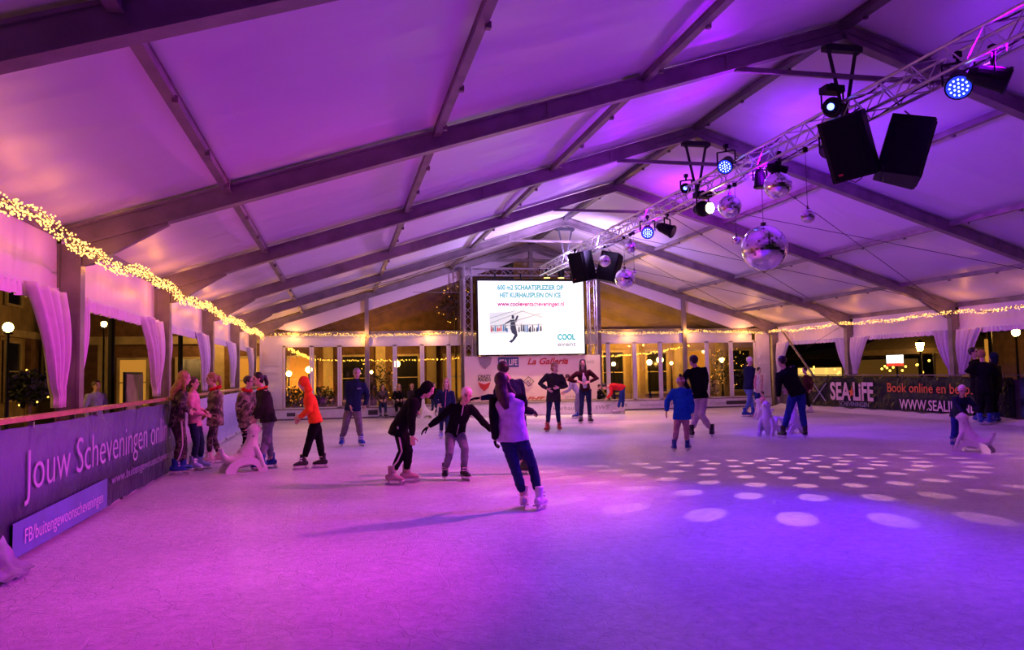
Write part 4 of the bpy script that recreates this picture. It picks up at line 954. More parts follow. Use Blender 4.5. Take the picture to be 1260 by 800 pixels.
person('girl in a camouflage jacket with red collar behind the seal aid', (306, 564), face=50, head=(306, 470), neck=(304, 481), hip=(303, 521), fL=(316, 563, .1), fR=(300, 563, 0), hL=(316, 508, -.1), hR=(292, 523, 0), look=70, top='camo', bottom='black', skates='black', hair=('brown', 'short'), collar='red', coat=.02, puffy=1.12, extra={'tw': .75}, gloves='black')
person('dark-haired skater in a black quilted jacket and grey jeans leaning on the seal aid', (329, 577), face=-70, head=(317, 467), neck=(323, 479), hip=(330, 516), fL=(322, 576, -.2), fR=(334, 577, .1), hL=(314, 518, -.1), hR=(312, 513, .15), kL=(326, 545), kR=(331, 545), top='dark', bottom='gjeans', skates='blue', hair=('dark', 'pony'), collar='orangec', puffy=1.15)
person('child in a bright orange hooded sweater skating bent to the left', (385, 577), H=1.52, face=-85, head=(373, 472), neck=(379, 484), hip=(388, 517), fL=(373, 576, -.05), fR=(397, 577, .1), kL=(379, 548), kR=(395, 547), hL=(368, 513, -.1), hR=(369, 515, .15), top='orange', hood='orange', bottom='black', skates='black', puffy=1.08, tilt=-.3)
person('bald-headed man in a navy jacket and taupe trousers facing the camera', (432, 549), face=5, head=(439, 460), neck=(438, 469), hip=(434, 502), fL=(444, 548, 0), fR=(421, 547, 0), hL=(449, 500, .05), hR=(431, 500, -.15), top='navy', bottom='grey', skates='blue', hair=('grey', 'short'), puffy=1.14, coat=.01, extra={'logo': 1}, collar='high')
person('skater in black with striped trousers bending forward to the right', (491, 596), H=1.64, face=80, head=(526, 480), neck=(514, 489), hip=(492, 524), kL=(503, 553), kR=(492, 553), fL=(500, 592, .15), fR=(482, 596, -.05), hL=(511, 508, 0), hR=(507, 546, -.15), look=65, tilt=-.5, top='black', hood='black', bottom='black', skates='tan', coat=.06, extra={'stripe': -1, 'tw': .9}, puffy=1.1)
person('blond boy in a black jacket stretching both arms out for balance', (560, 590), H=1.50, face=12, head=(574, 487, -.15), neck=(569, 498, -.08), hip=(560, 532, .1), kL=(574, 556, -.25), kR=(554, 555, -.2), fL=(571, 588, -.1), fR=(548, 590, 0), hL=(606, 531, -.05), eL=(592, 518, -.1), hR=(525, 527, -.1), eR=(541, 514, -.1), tilt=-.55, top='black', bottom='gjeans', skates='black', hair=('lblond', 'short'), headk=1.1, gloves='black', extra={'zip': 'grey'}, puffy=1.1)
person('girl in a navy coat with pink zip standing behind the blond boy', (547, 540), face=0, head=(549, 471), neck=(549, 480), hip=(547, 508), fL=(550, 540, 0), fR=(543, 539, .1), hL=(558, 508, 0), hR=(540, 498, -.15), top='navy', bottom='djeans', skates='lilac', hair=('blond', 'long'), coat=.05, puffy=1.15, extra={'zip': 'pink'})
person('girl seen from behind in a pale lavender vest, jeans and white boots', (655, 628), H=1.66, face=170, head=(619, 471), neck=(624, 486), hip=(631, 537), kL=(634, 576, -.05), kR=(651, 573, 0), fL=(645, 621, .1), fR=(664, 627, 0), hL=(609, 541, .0), eL=(608, 516, -.5), hR=(656, 507, .40), eR=(646, 510, .3), curl=1.25, big=.85, extra={'slimarm': .84}, look=150, top='lav', sleeve='black', bottom='djeans', skates='white', hair=('brown', 'long'), gloves='black', puffy=1.17)
person('dark-haired man in a dark jacket half hidden behind the girl in lavender', (648, 585), H=1.72, face=200, head=(619, 455), neck=(626, 468), hip=(634, 513), fL=(645, 584, .1), fR=(653, 585, .1), hL=(590, 490, .1), eL=(606, 492, .2), hR=(642, 506, .3), look=210, top='navy', bottom='djeans', skates='black', hair=('dark', 'short'), gloves='black')
person('woman in a long dark coat and red skates, hands on hips', (681, 531), face=-5, head=(683, 452), neck=(682, 460), hip=(681, 486), fL=(688, 530, .2), fR=(674, 530, 0), hL=(687, 477, -.18), eL=(695, 470), hR=(674, 479, -.15), eR=(662, 469), look=35, top='dark', bottom='djeans', skates='red', hair=('blond', 'curly'), coat=.07, puffy=1.12)
person('woman in an open dark jacket over a pale top, one hand on hip', (720, 521), face=5, head=(717, 448), neck=(717, 456), hip=(720, 479), fL=(726, 520, .1), fR=(715, 520, 0), hL=(725, 470, -.15), eL=(737, 461), hR=(711, 470, -.1), eR=(705, 463), top='maroon', open_='white', bottom='djeans', skates='black', hair=('dark', 'long'), slim=.95)
person('person in grey bending to the left behind the woman in the open jacket', (711, 515), H=1.6, face=-80, head=(698, 465), neck=(702, 470), hip=(712, 483), fL=(710, 515, 0), fR=(714, 515, .1), hL=(693, 483, 0), hR=(695, 484, .2), tilt=-.4, top='grayL', bottom='gjeans', skates='blue', hair=('brown', 'short'))
person('person in a red sweater bending over to help a small child with skates', (763, 509), H=1.66, face=-85, head=(744, 476), neck=(750, 475), hip=(766, 477), fL=(760, 509, 0), fR=(766, 509, .15), kL=(763, 493, 0), kR=(767, 493, .1), hL=(747, 490, -.1), hR=(748, 489, .15), tilt=-.9, top='red', bottom='jeans', skates='white', hair=('dark', 'short'), puffy=1.15)
B0 = on_y(737, 492, 28.75)
person('small child in black sitting on the end of the stage platform', (737, 500), base=(B0.x, 28.75, 0), zs=.50, H=1.05, face=70, hip=(-.0, 0, .08, 1), neck=(.02, 0, .40, 1), head=(.04, 0, .50, 1), fL=(.40, -.1, -.12, 1), fR=(.38, .1, -.12, 1), hL=(.25, -.1, .15, 1), hR=(.25, .1, .15, 1), kL=(.25, -.1, .2, 1), kR=(.25, .1, .2, 1), top='black', bottom='black', skates='black', hair=('dark', 'short'))
person('small child in a royal blue coat, pompom hat and rose trousers seen from behind', (837, 556), face=178, head=(837.5, 471), neck=(838, 479), hip=(839, 511), fL=(830, 555, 0), fR=(846, 554, .1), hL=(820, 507, -.05), hR=(852, 512, 0), top='blue', bottom='rose', skates='blue', hair=('blond', 'short'), hat='lav', puffy=1.3, coat=.03, headk=1.05, collar='hooddown')
person('dark-haired man in a black sweater and beige trousers seen from behind', (862, 538), face=190, head=(853, 444.5), neck=(856, 453), hip=(861, 487), fL=(851, 537, -.1), fR=(876, 537, 0), kL=(855, 510), kR=(868, 509), hL=(848, 480, -.1), hR=(868, 482, .25), eR=(876, 470), look=-120, top='black', bottom='beige', skates='black', hair=('dark', 'short'), puffy=1.12)
person('youth in a navy jacket and pale blue jeans near the embossed end panel', (921, 513), face=130, head=(923, 444.5), neck=(922, 451), hip=(921, 477), fL=(927, 513, 0), fR=(917, 513, 0), hL=(922, 478, 0), hR=(924, 477, -.1), top='navy', bottom='ljeans', skates='blue', hair=('lblond', 'short'), puffy=1.1)
person('dark-haired child in a white and pink top beside the youth in navy', (932, 506), face=40, head=(934, 456), neck=(933, 461), hip=(932, 482), hL=(937, 484, 0), hR=(930, 483, -.1), top='white', sleeve='pink', bottom='jeans', skates='blue', hair=('dark', 'short'))
person('man in a black jacket and blue trousers hunched over the seal aids', (978, 539), H=1.74, face=-160, head=(962, 445), neck=(965, 454), hip=(981, 483), fL=(964, 538, 0), fR=(991, 539, 0), kL=(970, 510, .1), kR=(986, 509, .1), hL=(958, 488, .1), eL=(958, 470), hR=(966, 489, .3), look=-120, top='black', bottom='jeans', skates='black', hair=('dark', 'short'), puffy=1.22, extra={'tw': 1.25})
person('person in a dark maroon jacket partly hidden behind the hunched man', (993, 508), face=-60, head=(990, 456), neck=(992, 462), hip=(992, 482), fL=(986, 507, 0), fR=(998, 508, 0), hL=(997, 480, -.2), hR=(1000, 479, 0), top='maroon', bottom='black', skates='white', hair=('brown', 'short'), puffy=1.1)
person('child in a navy jacket leaning over the seal aid at the right', (1175, 551), H=1.22, face=15, head=(1184, 481, -.2), neck=(1183, 489, -.1), hip=(1178, 511, .1), fL=(1176, 549, .15), fR=(1172, 550, 0), hL=(1200, 507, -.3), hR=(1185, 509, -.35), tilt=-.4, top='navy', bottom='jeans', skates='blue', hair=('lblond', 'short'), puffy=1.2, headk=1.05, gloves='black')
person('dark-haired person in black, leftmost of the huddle by the right barrier', (1204, 519), base=(9.75, on_x(1204, 510, 9.75).y, 0), face=70, head=(1198, 434), neck=(1200, 443), hip=(1203, 477), hL=(1210, 455, 0), hR=(1212, 462, -.2), top='black', bottom='black', skates='blue', hair=('dark', 'short'), puffy=1.2, coat=.04)
person('reddish blond person in black amid the huddle by the right barrier', (1212, 517), base=(9.20, on_x(1212, 510, 9.20).y, 0), face=175, head=(1208, 437), neck=(1209, 446), hip=(1211, 478), hL=(1203, 460, 0), hR=(1219, 460, .2), top='black', bottom='black', skates='blue', hair=('blond', 'short'), puffy=1.15, coat=.04)
person('person in black with a blue hood, rightmost of the huddle by the right barrier', (1224, 514), base=(9.75, on_x(1224, 510, 9.75).y, 0), face=-120, head=(1222, 440), neck=(1222, 449), hip=(1223, 478), hL=(1214, 462, 0), hR=(1228, 478, 0), top='black', hood='navy', bottom='black', skates='blue', puffy=1.25, coat=.04)
# spectators sitting on the cap of the end boards
for (u, lb, tp_, hr, bt, fc) in ((471, 'dark-haired girl in a dark coat sitting on the end boards', 'camod', ('dark', 'long'), 'djeans', 20), (491, 'long-haired blond girl in black sitting on the end boards', 'black', ('blond', 'long'), 'black', 15), (507, 'blond girl in a rose scarf sitting half hidden behind the bending skater', 'dark', ('blond', 'pony'), 'djeans', -10)):
    B0 = on_y(u, 500, YB-.30)
    person(lb, (u, 510), base=(B0.x, YB-.30, 0), zs=.41, H=1.5, face=fc, hip=(0, 0, .09, 1), neck=(0, -.05, .58, 1), head=(0, -.08, .72, 1), fL=(.10, -.50, -.40, 1), fR=(-.08, -.46, -.40, 1), kL=(.12, -.5, .2, 1), kR=(-.12, -.5, .2, 1), hL=(.10, -.38, .25, 1), hR=(-.08, -.38, .25, 1), top=tp_, bottom=bt, skates='black', hair=hr, puffy=1.1)
B0 = on_y(534, 510, 29.2)
person('small child in dark clothes standing beside the far seal aid', (534, 514), base=(B0.x, 29.2, 0), H=1.22, face=20, top='black', bottom='djeans', skates='white', hair=('brown', 'short'))
B0 = on_floor(938, 515); 
person('toddler in a pink suit sitting on a seal aid', (939, 515), base=(B0.x, B0.y, 0), zs=.31, H=.92, face=-50, hip=(.04, 0, .07, 1), neck=(.03, 0, .36, 1), head=(.02, 0, .46, 1), fL=(-.22, -.1, -.30, 1), fR=(-.18, .12, -.30, 1), hL=(-.22, -.12, .10, 1), hR=(-.2, .1, .12, 1), kL=(-.2, -.1, .2, 1), kR=(-.2, .1, .2, 1), top='pink', bottom='rose', skates='red', hair=('dark', 'short'))
# ================================================================== seal skating aids
M_seal = pr('white moulded plastic', (.72, .70, .71), .38, 0, .05, 5)
def seal(label, feet, ang, s=1.0, base=None, lowback=1.0):
    """sitting seal: round head on a raised neck, swelling chest, back sloping to a flipped tail, skid base with an arch"""
    B = V(base) if base else on_floor(*feet); B.z = 0
    X = V((B.y, -(B.x-CAMP.x), 0)).normalized(); Yv = V((-X.y, X.x, 0)); a = radians(ang); F = X*cos(a)+Yv*sin(a); Z = V((0, 0, 1)); W = Z.cross(F)
    t = empty('seal_skating_aid', B, label, 'skating aid', 'white seal skating aids')
    p = lambda f, z, w=0: B+(F*f+Z*z+W*w)*s
    bm = BM()
    rings = [(p(.13, .80), .035, .04), (p(.145, .76), .085, .095), (p(.14, .70), .10, .115), (p(.13, .63), .085, .09), (p(.12, .54), .095, .10), (p(.10, .42), .125, .135), (p(.05, .30), .145, .17), (p(-.02, .22), .15, .18), (p(-.12, .19), .14, .13), (p(-.24, .19), .11, .10), (p(-.34, .24), .075, .06), (p(-.40, .33), .07, .035), (p(-.43, .42), .10, .03)]
    rr = []
    for i, (c, rx, ry) in enumerate(rings):
        d = rings[min(i+1, len(rings)-1)][0]-rings[max(i-1, 0)][0]; rr.append((c, rx*s, ry*s, W, d))
    loft(bm, rr, 18)
    ell(bm, p(.235, .70), (.05*s, .05*s, .045*s), None, 12, 8)
    for q in (1, -1): tube(bm, [p(.13, .42, q*.11), p(.20, .24, q*.16), p(.26, .06, q*.17)], [.05*s, .045*s, .035*s], 10)
    o = remesh(bm, .014, 0, smooth_it=3); obj('body', o, M_seal, t, smooth=True, world=True)
    for q in (1, -1):
        bm = BM(); prism(bm, [(-.39, .0), (-.22, .0), (-.18, .09), (-.08, .13), (.04, .13), (.13, .09), (.17, 0), (.33, 0), (.31, .09), (.22, .17), (.05, .26), (-.20, .22), (-.33, .15), (-.39, .06)], p(0, 0, q*.15), F*s, Z*s, .05*s); obj('skid', bm, M_seal, t, world=True)
    bm = BM(); tube(bm, [p(.10, .60, -.17), p(.10, .60, .17)], .016*s, 8); obj('grip_bar', bm, M_trim, t, world=True)
    bm = BM(); ell(bm, p(.283, .715), (.014*s,)*3, None, 8, 6); 
    for q in (1, -1): ell(bm, p(.205, .755, q*.062), (.012*s,)*3, None, 8, 6)
    obj('nose_and_eyes', bm, M_eye, t, world=True); return t
seal('white seal skating aid between the children on the left, head to the right', (302, 580), 20, 1.0)
seal('white seal skating aid in front of the leaning child at the right', (1196, 556), 165, .88)
seal('white seal skating aid at the far end behind the bending skater', (524, 517), 200, .85, base=(on_y(524, 514, 29.0).x, 29.0, 0))
seal('tall white seal skating aid left of the hunched man', (947, 536), 250, 1.02)
seal('white seal skating aid right in front of the hunched man', (974, 533), 60, .98)
seal('white seal skating aid with a toddler sitting on it', (938, 516), 200, .80)
# ================================================================== outside the tent
M_fac = pr('ochre plaster', (.34, .24, .12), .8, 0, .3, 1.2, .2, 12); M_fac2 = pr('brown brick', (.16, .08, .04), .8, 0, .4, 3, .4, 20); M_facc = pr('cream stone', (.45, .36, .20), .7, 0, .25, 2)
M_roofd = pr('dark roof', (.02, .018, .016), .7); M_wd = pr('dark window', (.012, .012, .012), .15); M_lit = em('lit window', (1, .42, .05), .42); M_lit2 = em('bright lit window', (1, .62, .14), 1.0)
M_awn = pr('tan awning cloth', (.30, .22, .12), .8, 0, .2, 3); M_leaf = pr('dark leaves', (.02, .03, .012), .6, 0, .4, 12); M_sign = em('white light box', (.95, 1, 1), 2.2); M_signR = em('red light strip', (.9, .05, .03), 1.3); M_woodd = pr('brown boards', (.16, .09, .04), .7, 0, .3, 5)
def wins(par, fn, cols, rows, z0, dz, w, h, lit, rnd):
    for r in range(rows):
        for c in cols:
            x, y, rx, ry = fn(c); zc = z0+dz*r
            R = Matrix.Rotation(atan2(ry, rx), 3, 'Z'); n = R @ V((0, -1, 0))
            bm = BM()
            for q in (-1, 1): bx(bm, V((x, y, zc))+R @ V((q*w/2, -.03, 0)), (.12, .1, h+.1), R)
            for q in (-1, 0, 1): bx(bm, V((x, y, zc))+R @ V((0, -.03, q*h/2)), (w, .08, .10 if q else .05), R)
            f = obj('window', bm, M_facc, par, world=True)
            bm = BM(); bx(bm, V((x, y, zc)), (w, .04, h), R); p_ = obj('pane', bm, lit if rnd.random() < .33 else M_wd, f); p_.matrix_parent_inverse = Matrix.Identity(4)
            p_['_w'] = 1
def fixw(par):
    bpy.context.view_layer.update()
rnd = random.Random(5)
# long building beyond the left side
bd = empty('building', (-22, 24, 0), 'ochre town building with tall windows seen through the left side', 'building')
bm = BM(); bx(bm, (-22, 24, 4.5), (3, 56, 9)); obj('wall', bm, M_fac, bd, world=True)
bm = BM(); bx(bm, (-20.4, 24, 3.55), (.3, 56, .3)); bx(bm, (-20.4, 24, 8.9), (.5, 56, .4)); obj('cornice', bm, M_facc, bd, world=True)
for k in range(14): bm = BM(); bx(bm, (-20.4, -2+4*k, 1.75), (.25, .9, 3.5)); obj('brick_pier', bm, M_fac2, bd, world=True)
wins(bd, lambda c: (-20.42, c, 0, 1), [0+4*k for k in range(13)], 2, 2.0, 3.9, 1.5, 2.4, M_lit, rnd)
# building behind the end wall, left half; the right half is an added facade
bd = empty('building', (-9, 38, 0), 'brick building with lit windows behind the left half of the end wall', 'building')
bm = BM(); bx(bm, (-9, 39, 5), (19, 2, 10)); obj('wall', bm, M_fac2, bd, world=True)
bm = BM(); bx(bm, (-9, 37.9, 3.3), (19, .3, .35)); obj('cornice', bm, M_facc, bd, world=True)
a = on_y(550, 361, 37.9); b_ = on_y(606, 361, 37.9); text('KURHAUS', M_facc, bd, (a.x, 37.92, a.z), (1, 0, 0), U_, (b_.x-a.x)*1.3, .5)
for k in range(8): bm = BM(); bx(bm, (-17.5+2.4*k, 37.95, 1.6), (.45, .2, 3.2)); obj('column', bm, M_facc, bd, world=True)
wins(bd, lambda c: (c, 37.96, 1, 0), [-16.3+2.4*k for k in range(7)], 1, 1.45, 3.6, 1.2, 2.1, M_lit, rnd)
bd = empty('building', (8, 36, 0), 'added plaster facade that carries the golden glow behind the right panes', 'building')  # added wall close behind the glass, catches lamp light as the golden glow
bm = BM(); bx(bm, (7.5, 37, 5), (13, 2, 10)); obj('wall', bm, M_fac, bd, world=True)
for k in range(6): bm = BM(); bx(bm, (2.0+2.2*k, 35.95, 1.6), (.4, .2, 3.2)); obj('column', bm, M_facc, bd, world=True)
bm = BM(); bx(bm, (7.5, 35.9, 3.4), (13, .3, .3)); obj('cornice', bm, M_facc, bd, world=True)
wins(bd, lambda c: (c, 35.96, 1, 0), [3.1+2.2*k for k in range(5)], 1, 1.5, 3, 1.1, 2.0, M_lit, rnd)
def lamp_post(x, y, z, label, r=.13, mat=None, lantern=False):
    t = empty('street_lamp', (x, y, -.05), label, 'street lamp', 'lit street lamps outside')
    bm = BM(); cyl(bm, (x, y, -.07), (x, y, .5), .09, 10, .06); cyl(bm, (x, y, .5), (x, y, z-r), .045, 8, .03); cyl(bm, (x, y, z-r-.04), (x, y, z-r), .09, 8); obj('pole', bm, M_black, t, world=True)
    bm = BM()
    if lantern: loft(bm, [((x, y, z-r), r*.6, r*.6, (1, 0, 0), (0, 0, 1)), ((x, y, z+r), r, r, (1, 0, 0), (0, 0, 1))], 8)
    else: ell(bm, (x, y, z), (r, r, r), n=12, m=8)
    m = mat or M_lamp; m.cycles.emission_sampling = 'AUTO'; obj('globe', bm, m, t, world=True, smooth=True)
    if lantern: bm = BM(); cyl(bm, (x, y, z+r), (x, y, z+r*1.9), r*1.1, 8, .02); obj('lantern_cap', bm, M_black, t, world=True)
def at_y(u, v, y): return on_y(u, v, y)
for (u, v, y, r, lb) in ((380, 455, 36.2, .14, 'globe street lamp behind the second pane of the end wall'), (355.5, 460, 36.8, .12, 'dimmer globe lamp behind the first pane of the end wall'), (350+24, 475, 37.2, .16, 'low wide lamp behind the orange child'), (488, 448, 36.5, .15, 'bright globe lamp behind the glass above the sitting girls'), (457, 458, 36, .07, 'small lamp right of the second gable post outside'),
                        (799, 446, 34.6, .12, 'left globe of the golden lamps behind the right panes'), (812, 443, 34.4, .15, 'brightest globe of the golden lamps behind the right panes'), (888, 443, 34.6, .11, 'single globe lamp behind the pane right of the man in black'), (755, 448, 35, .09, 'faint lamp close to the sponsor wall on the right'), (826, 447, 35, .07, 'smallest lamp right of the brightest golden globe')):
    p = at_y(u, v, y); lamp_post(p.x, p.y, p.z, lb, r)
for (u, v, x, r, lb) in ((128, 399, -15.5, .10, 'lamp on a dark pole seen through the second left opening'), (283, 444, -13.5, .11, 'bright lamp between the left curtains behind the camouflage parka'), (10, 403, -14.0, .10, 'warm lamp under the awning at the left edge'), (262, 455, -14.5, .06, 'small low lamp behind the girl in camouflage')):
    p = on_x(u, v, x); lamp_post(p.x, p.y, p.z, lb, r)
p = on_x(1132, 427, 17.5); lamp_post(p.x, p.y, p.z, 'hexagonal lantern street lamp seen through the right side', .17, lantern=True)
p = on_x(1250, 409, 13.0); lamp_post(p.x, p.y, p.z, 'warm lamp by the wooden hut at the right edge', .12)
# festoon strings outside; the left two stand in for garland reflections in the panes
def festoon(a, b, n, sag, label, r=.03):
    a = V(a); b = V(b); t = empty('festoon', (a+b)/2, label, 'light string', 'festoon strings outside')
    pts = [a.lerp(b, i/24)-V((0, 0, sag*4*(i/24)*(1-i/24))) for i in range(25)]; bm = BM(); tube(bm, pts, .01, 5); obj('wire', bm, M_wire, t, world=True)
    bm = BM()
    for i in range(n):
        q = i/(n-1); p = a.lerp(b, q)-V((rnd.uniform(-.05, .05), 0, sag*4*q*(1-q)+rnd.uniform(0, .08))); ell(bm, p, (r, r, r), n=6, m=4)
    o = obj('bulbs', bm, M_lampY, t, world=True); o['kind'] = 'stuff'
festoon(at_y(356, 428, 32.5), at_y(384, 441, 34.5), 46, .0, 'bright thick bulb string standing in for the garland reflection in the first pane', .035)
festoon(at_y(384, 441, 34.5), at_y(592, 438, 34.5), 120, .10, 'thin bulb string standing in for the garland reflection in the left panes', .022)
festoon(at_y(735, 437, 33.5), at_y(848, 424, 33.5), 90, .14, 'light string behind the right panes of the end wall', .03)
# small sparkling shrubs outside the panes
def shrub(c, r, label, lights=0):
    t = empty('shrub', c, label, 'shrub', 'shrubs outside the end wall'); bm = BM(); c = V(c); cyl(bm, (c.x, c.y, -.07), (c.x, c.y, c.z), .05, 6); obj('stem', bm, M_woodd, t, world=True)
    bm = BM()
    for i in range(420):
        d = V((rnd.gauss(0, 1), rnd.gauss(0, 1), rnd.gauss(0, 1))).normalized()*r*(rnd.random()**.4); p = c+d; a = V((rnd.gauss(0, 1), rnd.gauss(0, 1), rnd.gauss(0, 1))).normalized()*.07; b_ = a.orthogonal().normalized()*.035
        bm.faces.new([bm.verts.new(p+a), bm.verts.new(p+b_), bm.verts.new(p-a), bm.verts.new(p-b_)])
    obj('foliage', bm, M_leaf, t, world=True)
    if lights:
        bm = BM()
        for i in range(lights):
            d = V((rnd.gauss(0, 1), rnd.gauss(0, 1), rnd.gauss(0, 1))).normalized()*r*1.02; ell(bm, c+d, (.018,)*3, n=5, m=4)
        o = obj('bulbs', bm, M_lampY, t, world=True); o['kind'] = 'stuff'
for (u, v, y, r, lb, n) in ((362, 492, 33, .55, 'shrub with small lights behind the first pane of the end wall', 26), (398, 490, 33.4, .5, 'dark potted shrub behind the second pane of the end wall', 0), (462, 470, 34, .9, 'bushy shrub with small lights behind the gable post on the left', 30), (866, 480, 32.6, .7, 'shrub behind the pane beside the man in black', 0), (897, 452, 33.5, .9, 'shrub with tiny lights behind the last right panes', 40), (35, 478, 0, .35, 'dark shrub on the terrace at the left edge', 8), (560, 375, 35, .8, 'treetop with tiny lights seen through the left gable pane', 24)):
    p = at_y(u, v, y) if y else on_x(u, v, -13); shrub(p, r, lb, n)
# bare lit tree/balcony marks behind the gable are left to the building; terrace parasol at the left
t = empty('terrace_awning', (-13.6, 8, 0), 'dark terrace awning with pale scalloped edge at the left edge', 'awning')
bm = BM(); prism(bm, [(0, 0), (2.6, -.55), (2.6, -.75), (0, -.2)], (-15.8, 10.5, 3.1), (1, 0, 0), (0, 0, 1), 4.6); obj('cloth', bm, M_awn, t, world=True)
bm = BM()
for y in (8.6, 12.4): cyl(bm, (-13.3, y, -.07), (-13.3, y, 2.4), .05, 8)
obj('post', bm, M_black, t, world=True)
t = empty('menu_board', (-12.2, 15.8, 0), 'cream notice board on black legs outside the second left opening', 'board')
p = on_x(165, 482, -12); bm = BM(); bx(bm, p, (.05, 1.5, .8)); obj('panel', bm, M_facc, t, world=True); bm = BM(); bx(bm, p+V((-.02, 0, 0)), (.05, 1.6, .9)); 
for q in (-.7, .7): cyl(bm, (p.x, p.y+q, -.07), (p.x, p.y+q, p.z), .03, 6)
obj('stand', bm, M_black, t, world=True)
# dark poles just outside the openings
for (u, v, x, lb) in ((137, 440, -12.5, 'thick black pole outside the second left opening'), (222, 430, -12.5, 'thin black pole outside the third left opening')):
    p = on_x(u, v, x); bm = BM(); cyl(bm, (p.x, p.y, -.07), (p.x, p.y, 5), .075, 10); cyl(bm, (p.x, p.y, -.07), (p.x, p.y, .3), .14, 10); tag(obj('pole', bm, M_black), lb, 'pole', 'black poles outside')
person('passer-by in grey standing outside beyond the left opening', (118, 520), base=(on_x(118, 480, -12.6).x, on_x(118, 480, -12.6).y, -.07), zs=-.07, H=1.7, face=30, top='grayL', bottom='black', noskate=True, hair=('brown', 'short'), group='people outside the tent')
# ---- right side: market stalls, hut, sign
def stall(x0, y0, w, d, h, label, ridge=1.4):
    t = empty('market_stall', (x0, y0, -.07), label, 'market stall', 'market stalls outside the right side')
    bm = BM(); z = h
    A = [V((x0-w/2, y0-d/2, z)), V((x0+w/2, y0-d/2, z)), V((x0+w/2, y0+d/2, z)), V((x0-w/2, y0+d/2, z))]; vs_ = [bm.verts.new(a) for a in A]; top_ = bm.verts.new((x0, y0, z+ridge))
    for i in range(4): bm.faces.new([vs_[i], vs_[(i+1) % 4], top_])
    lo = [bm.verts.new(a-V((0, 0, .25))) for a in A]
    for i in range(4): bm.faces.new([vs_[i], lo[i], lo[(i+1) % 4], vs_[(i+1) % 4]])
    obj('tent_roof', bm, M_awn, t, world=True)
    for a in A: bm = BM(); cyl(bm, (a.x, a.y, -.07), a, .05, 6); obj('pole', bm, M_alud, t, world=True)
    bm = BM(); bx(bm, (x0-w/2+.2, y0, .5), (.4, d-.2, 1.1)); obj('counter', bm, M_woodd, t, world=True)
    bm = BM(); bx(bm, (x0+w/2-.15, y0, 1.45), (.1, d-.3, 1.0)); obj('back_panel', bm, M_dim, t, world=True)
    bm = BM()
    for k in range(12): ell(bm, (x0-w/2+.3+rnd.random(), y0-d/2+.4+(d-.8)*rnd.random(), 1.15+rnd.random()*.7), (.06,)*3, n=6, m=4)
    o = obj('bulbs', bm, M_lampY, t, world=True); o['kind'] = 'stuff'
stall(21, 34, 5, 5, 2.35, 'pointed tent stall with warm lights seen through the right side', 1.7)
stall(22, 42, 4.5, 7, 2.3, 'yellow-lit stall low behind the diagonal strut', .5)
stall(19.5, 27.5, 4, 4, 2.1, 'low stall with small lights near the white sign', .3)
p = on_x(1101, 442, 17.0); t = empty('lit_sign', (p.x, p.y, -.07), 'small white light-box sign with a red strip outside the right side', 'sign')
a = on_x(1107, 442, 17); b_ = on_x(1095, 442, 17); w = abs(a.y-b_.y); 
bm = BM(); bx(bm, p, (.12, w*1.5, .36)); obj('light_box', bm, M_sign, t, world=True); bm = BM(); bx(bm, p+V((0, 0, -.25)), (.12, w*1.5, .12)); obj('red_strip', bm, M_signR, t, world=True)
text('MEZZE', M_inkD, t, p+V((-.07, w*.55, -.10)), (0, -1, 0), U_, w*1.1, .2); bm = BM(); cyl(bm, (p.x+.1, p.y, -.07), (p.x+.1, p.y, p.z), .05, 6); obj('pole', bm, M_black, t, world=True)
bd = empty('building', (32, 45, 0), 'dark building with three lit windows beyond the right side', 'building')
bm = BM(); bx(bm, (34, 40, 4.5), (2, 60, 9)); obj('wall', bm, M_fac2, bd, world=True)
for k, u in enumerate((992, 1010, 1026)):
    p = on_x(u, 461, 32.9); bm = BM(); bx(bm, p, (.1, 2.6, 1.4)); f = obj('window', bm, M_facc, bd, world=True); bm = BM(); bx(bm, p-V((.06, 0, 0)), (.04, 2.3, 1.15)); q_ = obj('pane', bm, M_lit2, f); q_.matrix_parent_inverse = Matrix.Identity(4)
p = on_x(1240, 440, 14.5); t = empty('wooden_hut', (p.x+1, p.y, -.07), 'brown wooden hut with lit edge at the right edge', 'hut')
bm = BM(); bx(bm, (15.8, p.y-.4, 1.3), (2.4, 2.8, 2.7)); obj('wall', bm, M_woodd, t, world=True); bm = BM(); bx(bm, (15.6, p.y-.4, 2.75), (3.2, 3.4, .12)); obj('roof', bm, M_awn, t, world=True)
bm = BM(); bx(bm, (14.58, p.y+.95, 1.5), (.06, .12, 1.9)); obj('lit_edge', bm, M_lit, t, world=True)
t = empty('scalloped_awning', (13, 19, 2.4), 'tan scalloped awning strip above the huddle outside the right side', 'awning')
bm = BM(); m = 60; G = {}
for i in range(m+1):
    y = 15.5+7*i/m
    for j, (x, z) in enumerate(((13.6, 3.3), (12.2, 2.95), (12.2, 2.78-.09*abs(sin(i*.55))))): G[i, j] = bm.verts.new((x, y, z))
for i in range(m):
    for j in (0, 1): bm.faces.new([G[i, j], G[i+1, j], G[i+1, j+1], G[i, j+1]])
obj('cloth', bm, M_awn, t, world=True)
p = on_x(1219, 430, 12.2); bm = BM(); cyl(bm, (12.2, p.y, -.07), (12.2, p.y, 2.95), .06, 8); obj('pole', bm, M_black, t, world=True)
# diagonal strut of the last right bay
bm = BM(); beam(bm, (HW+.12, 29.6, 3.1), (HW+.12, 26.0, -.05), .06, .06, (1, 0, 0)); tag(obj('diagonal_strut', bm, M_alu), 'pale diagonal strut in the last bay of the right side', 'strut')
bm = BM(); cyl(bm, (HW-.12, 25.4, 3.0), (HW-.12, 27.6, 2.3), .008, 5); tag(obj('bracing_wire', bm, M_cable), 'thin wire slanting down from the right-hand eave near the diagonal strut', 'wire')
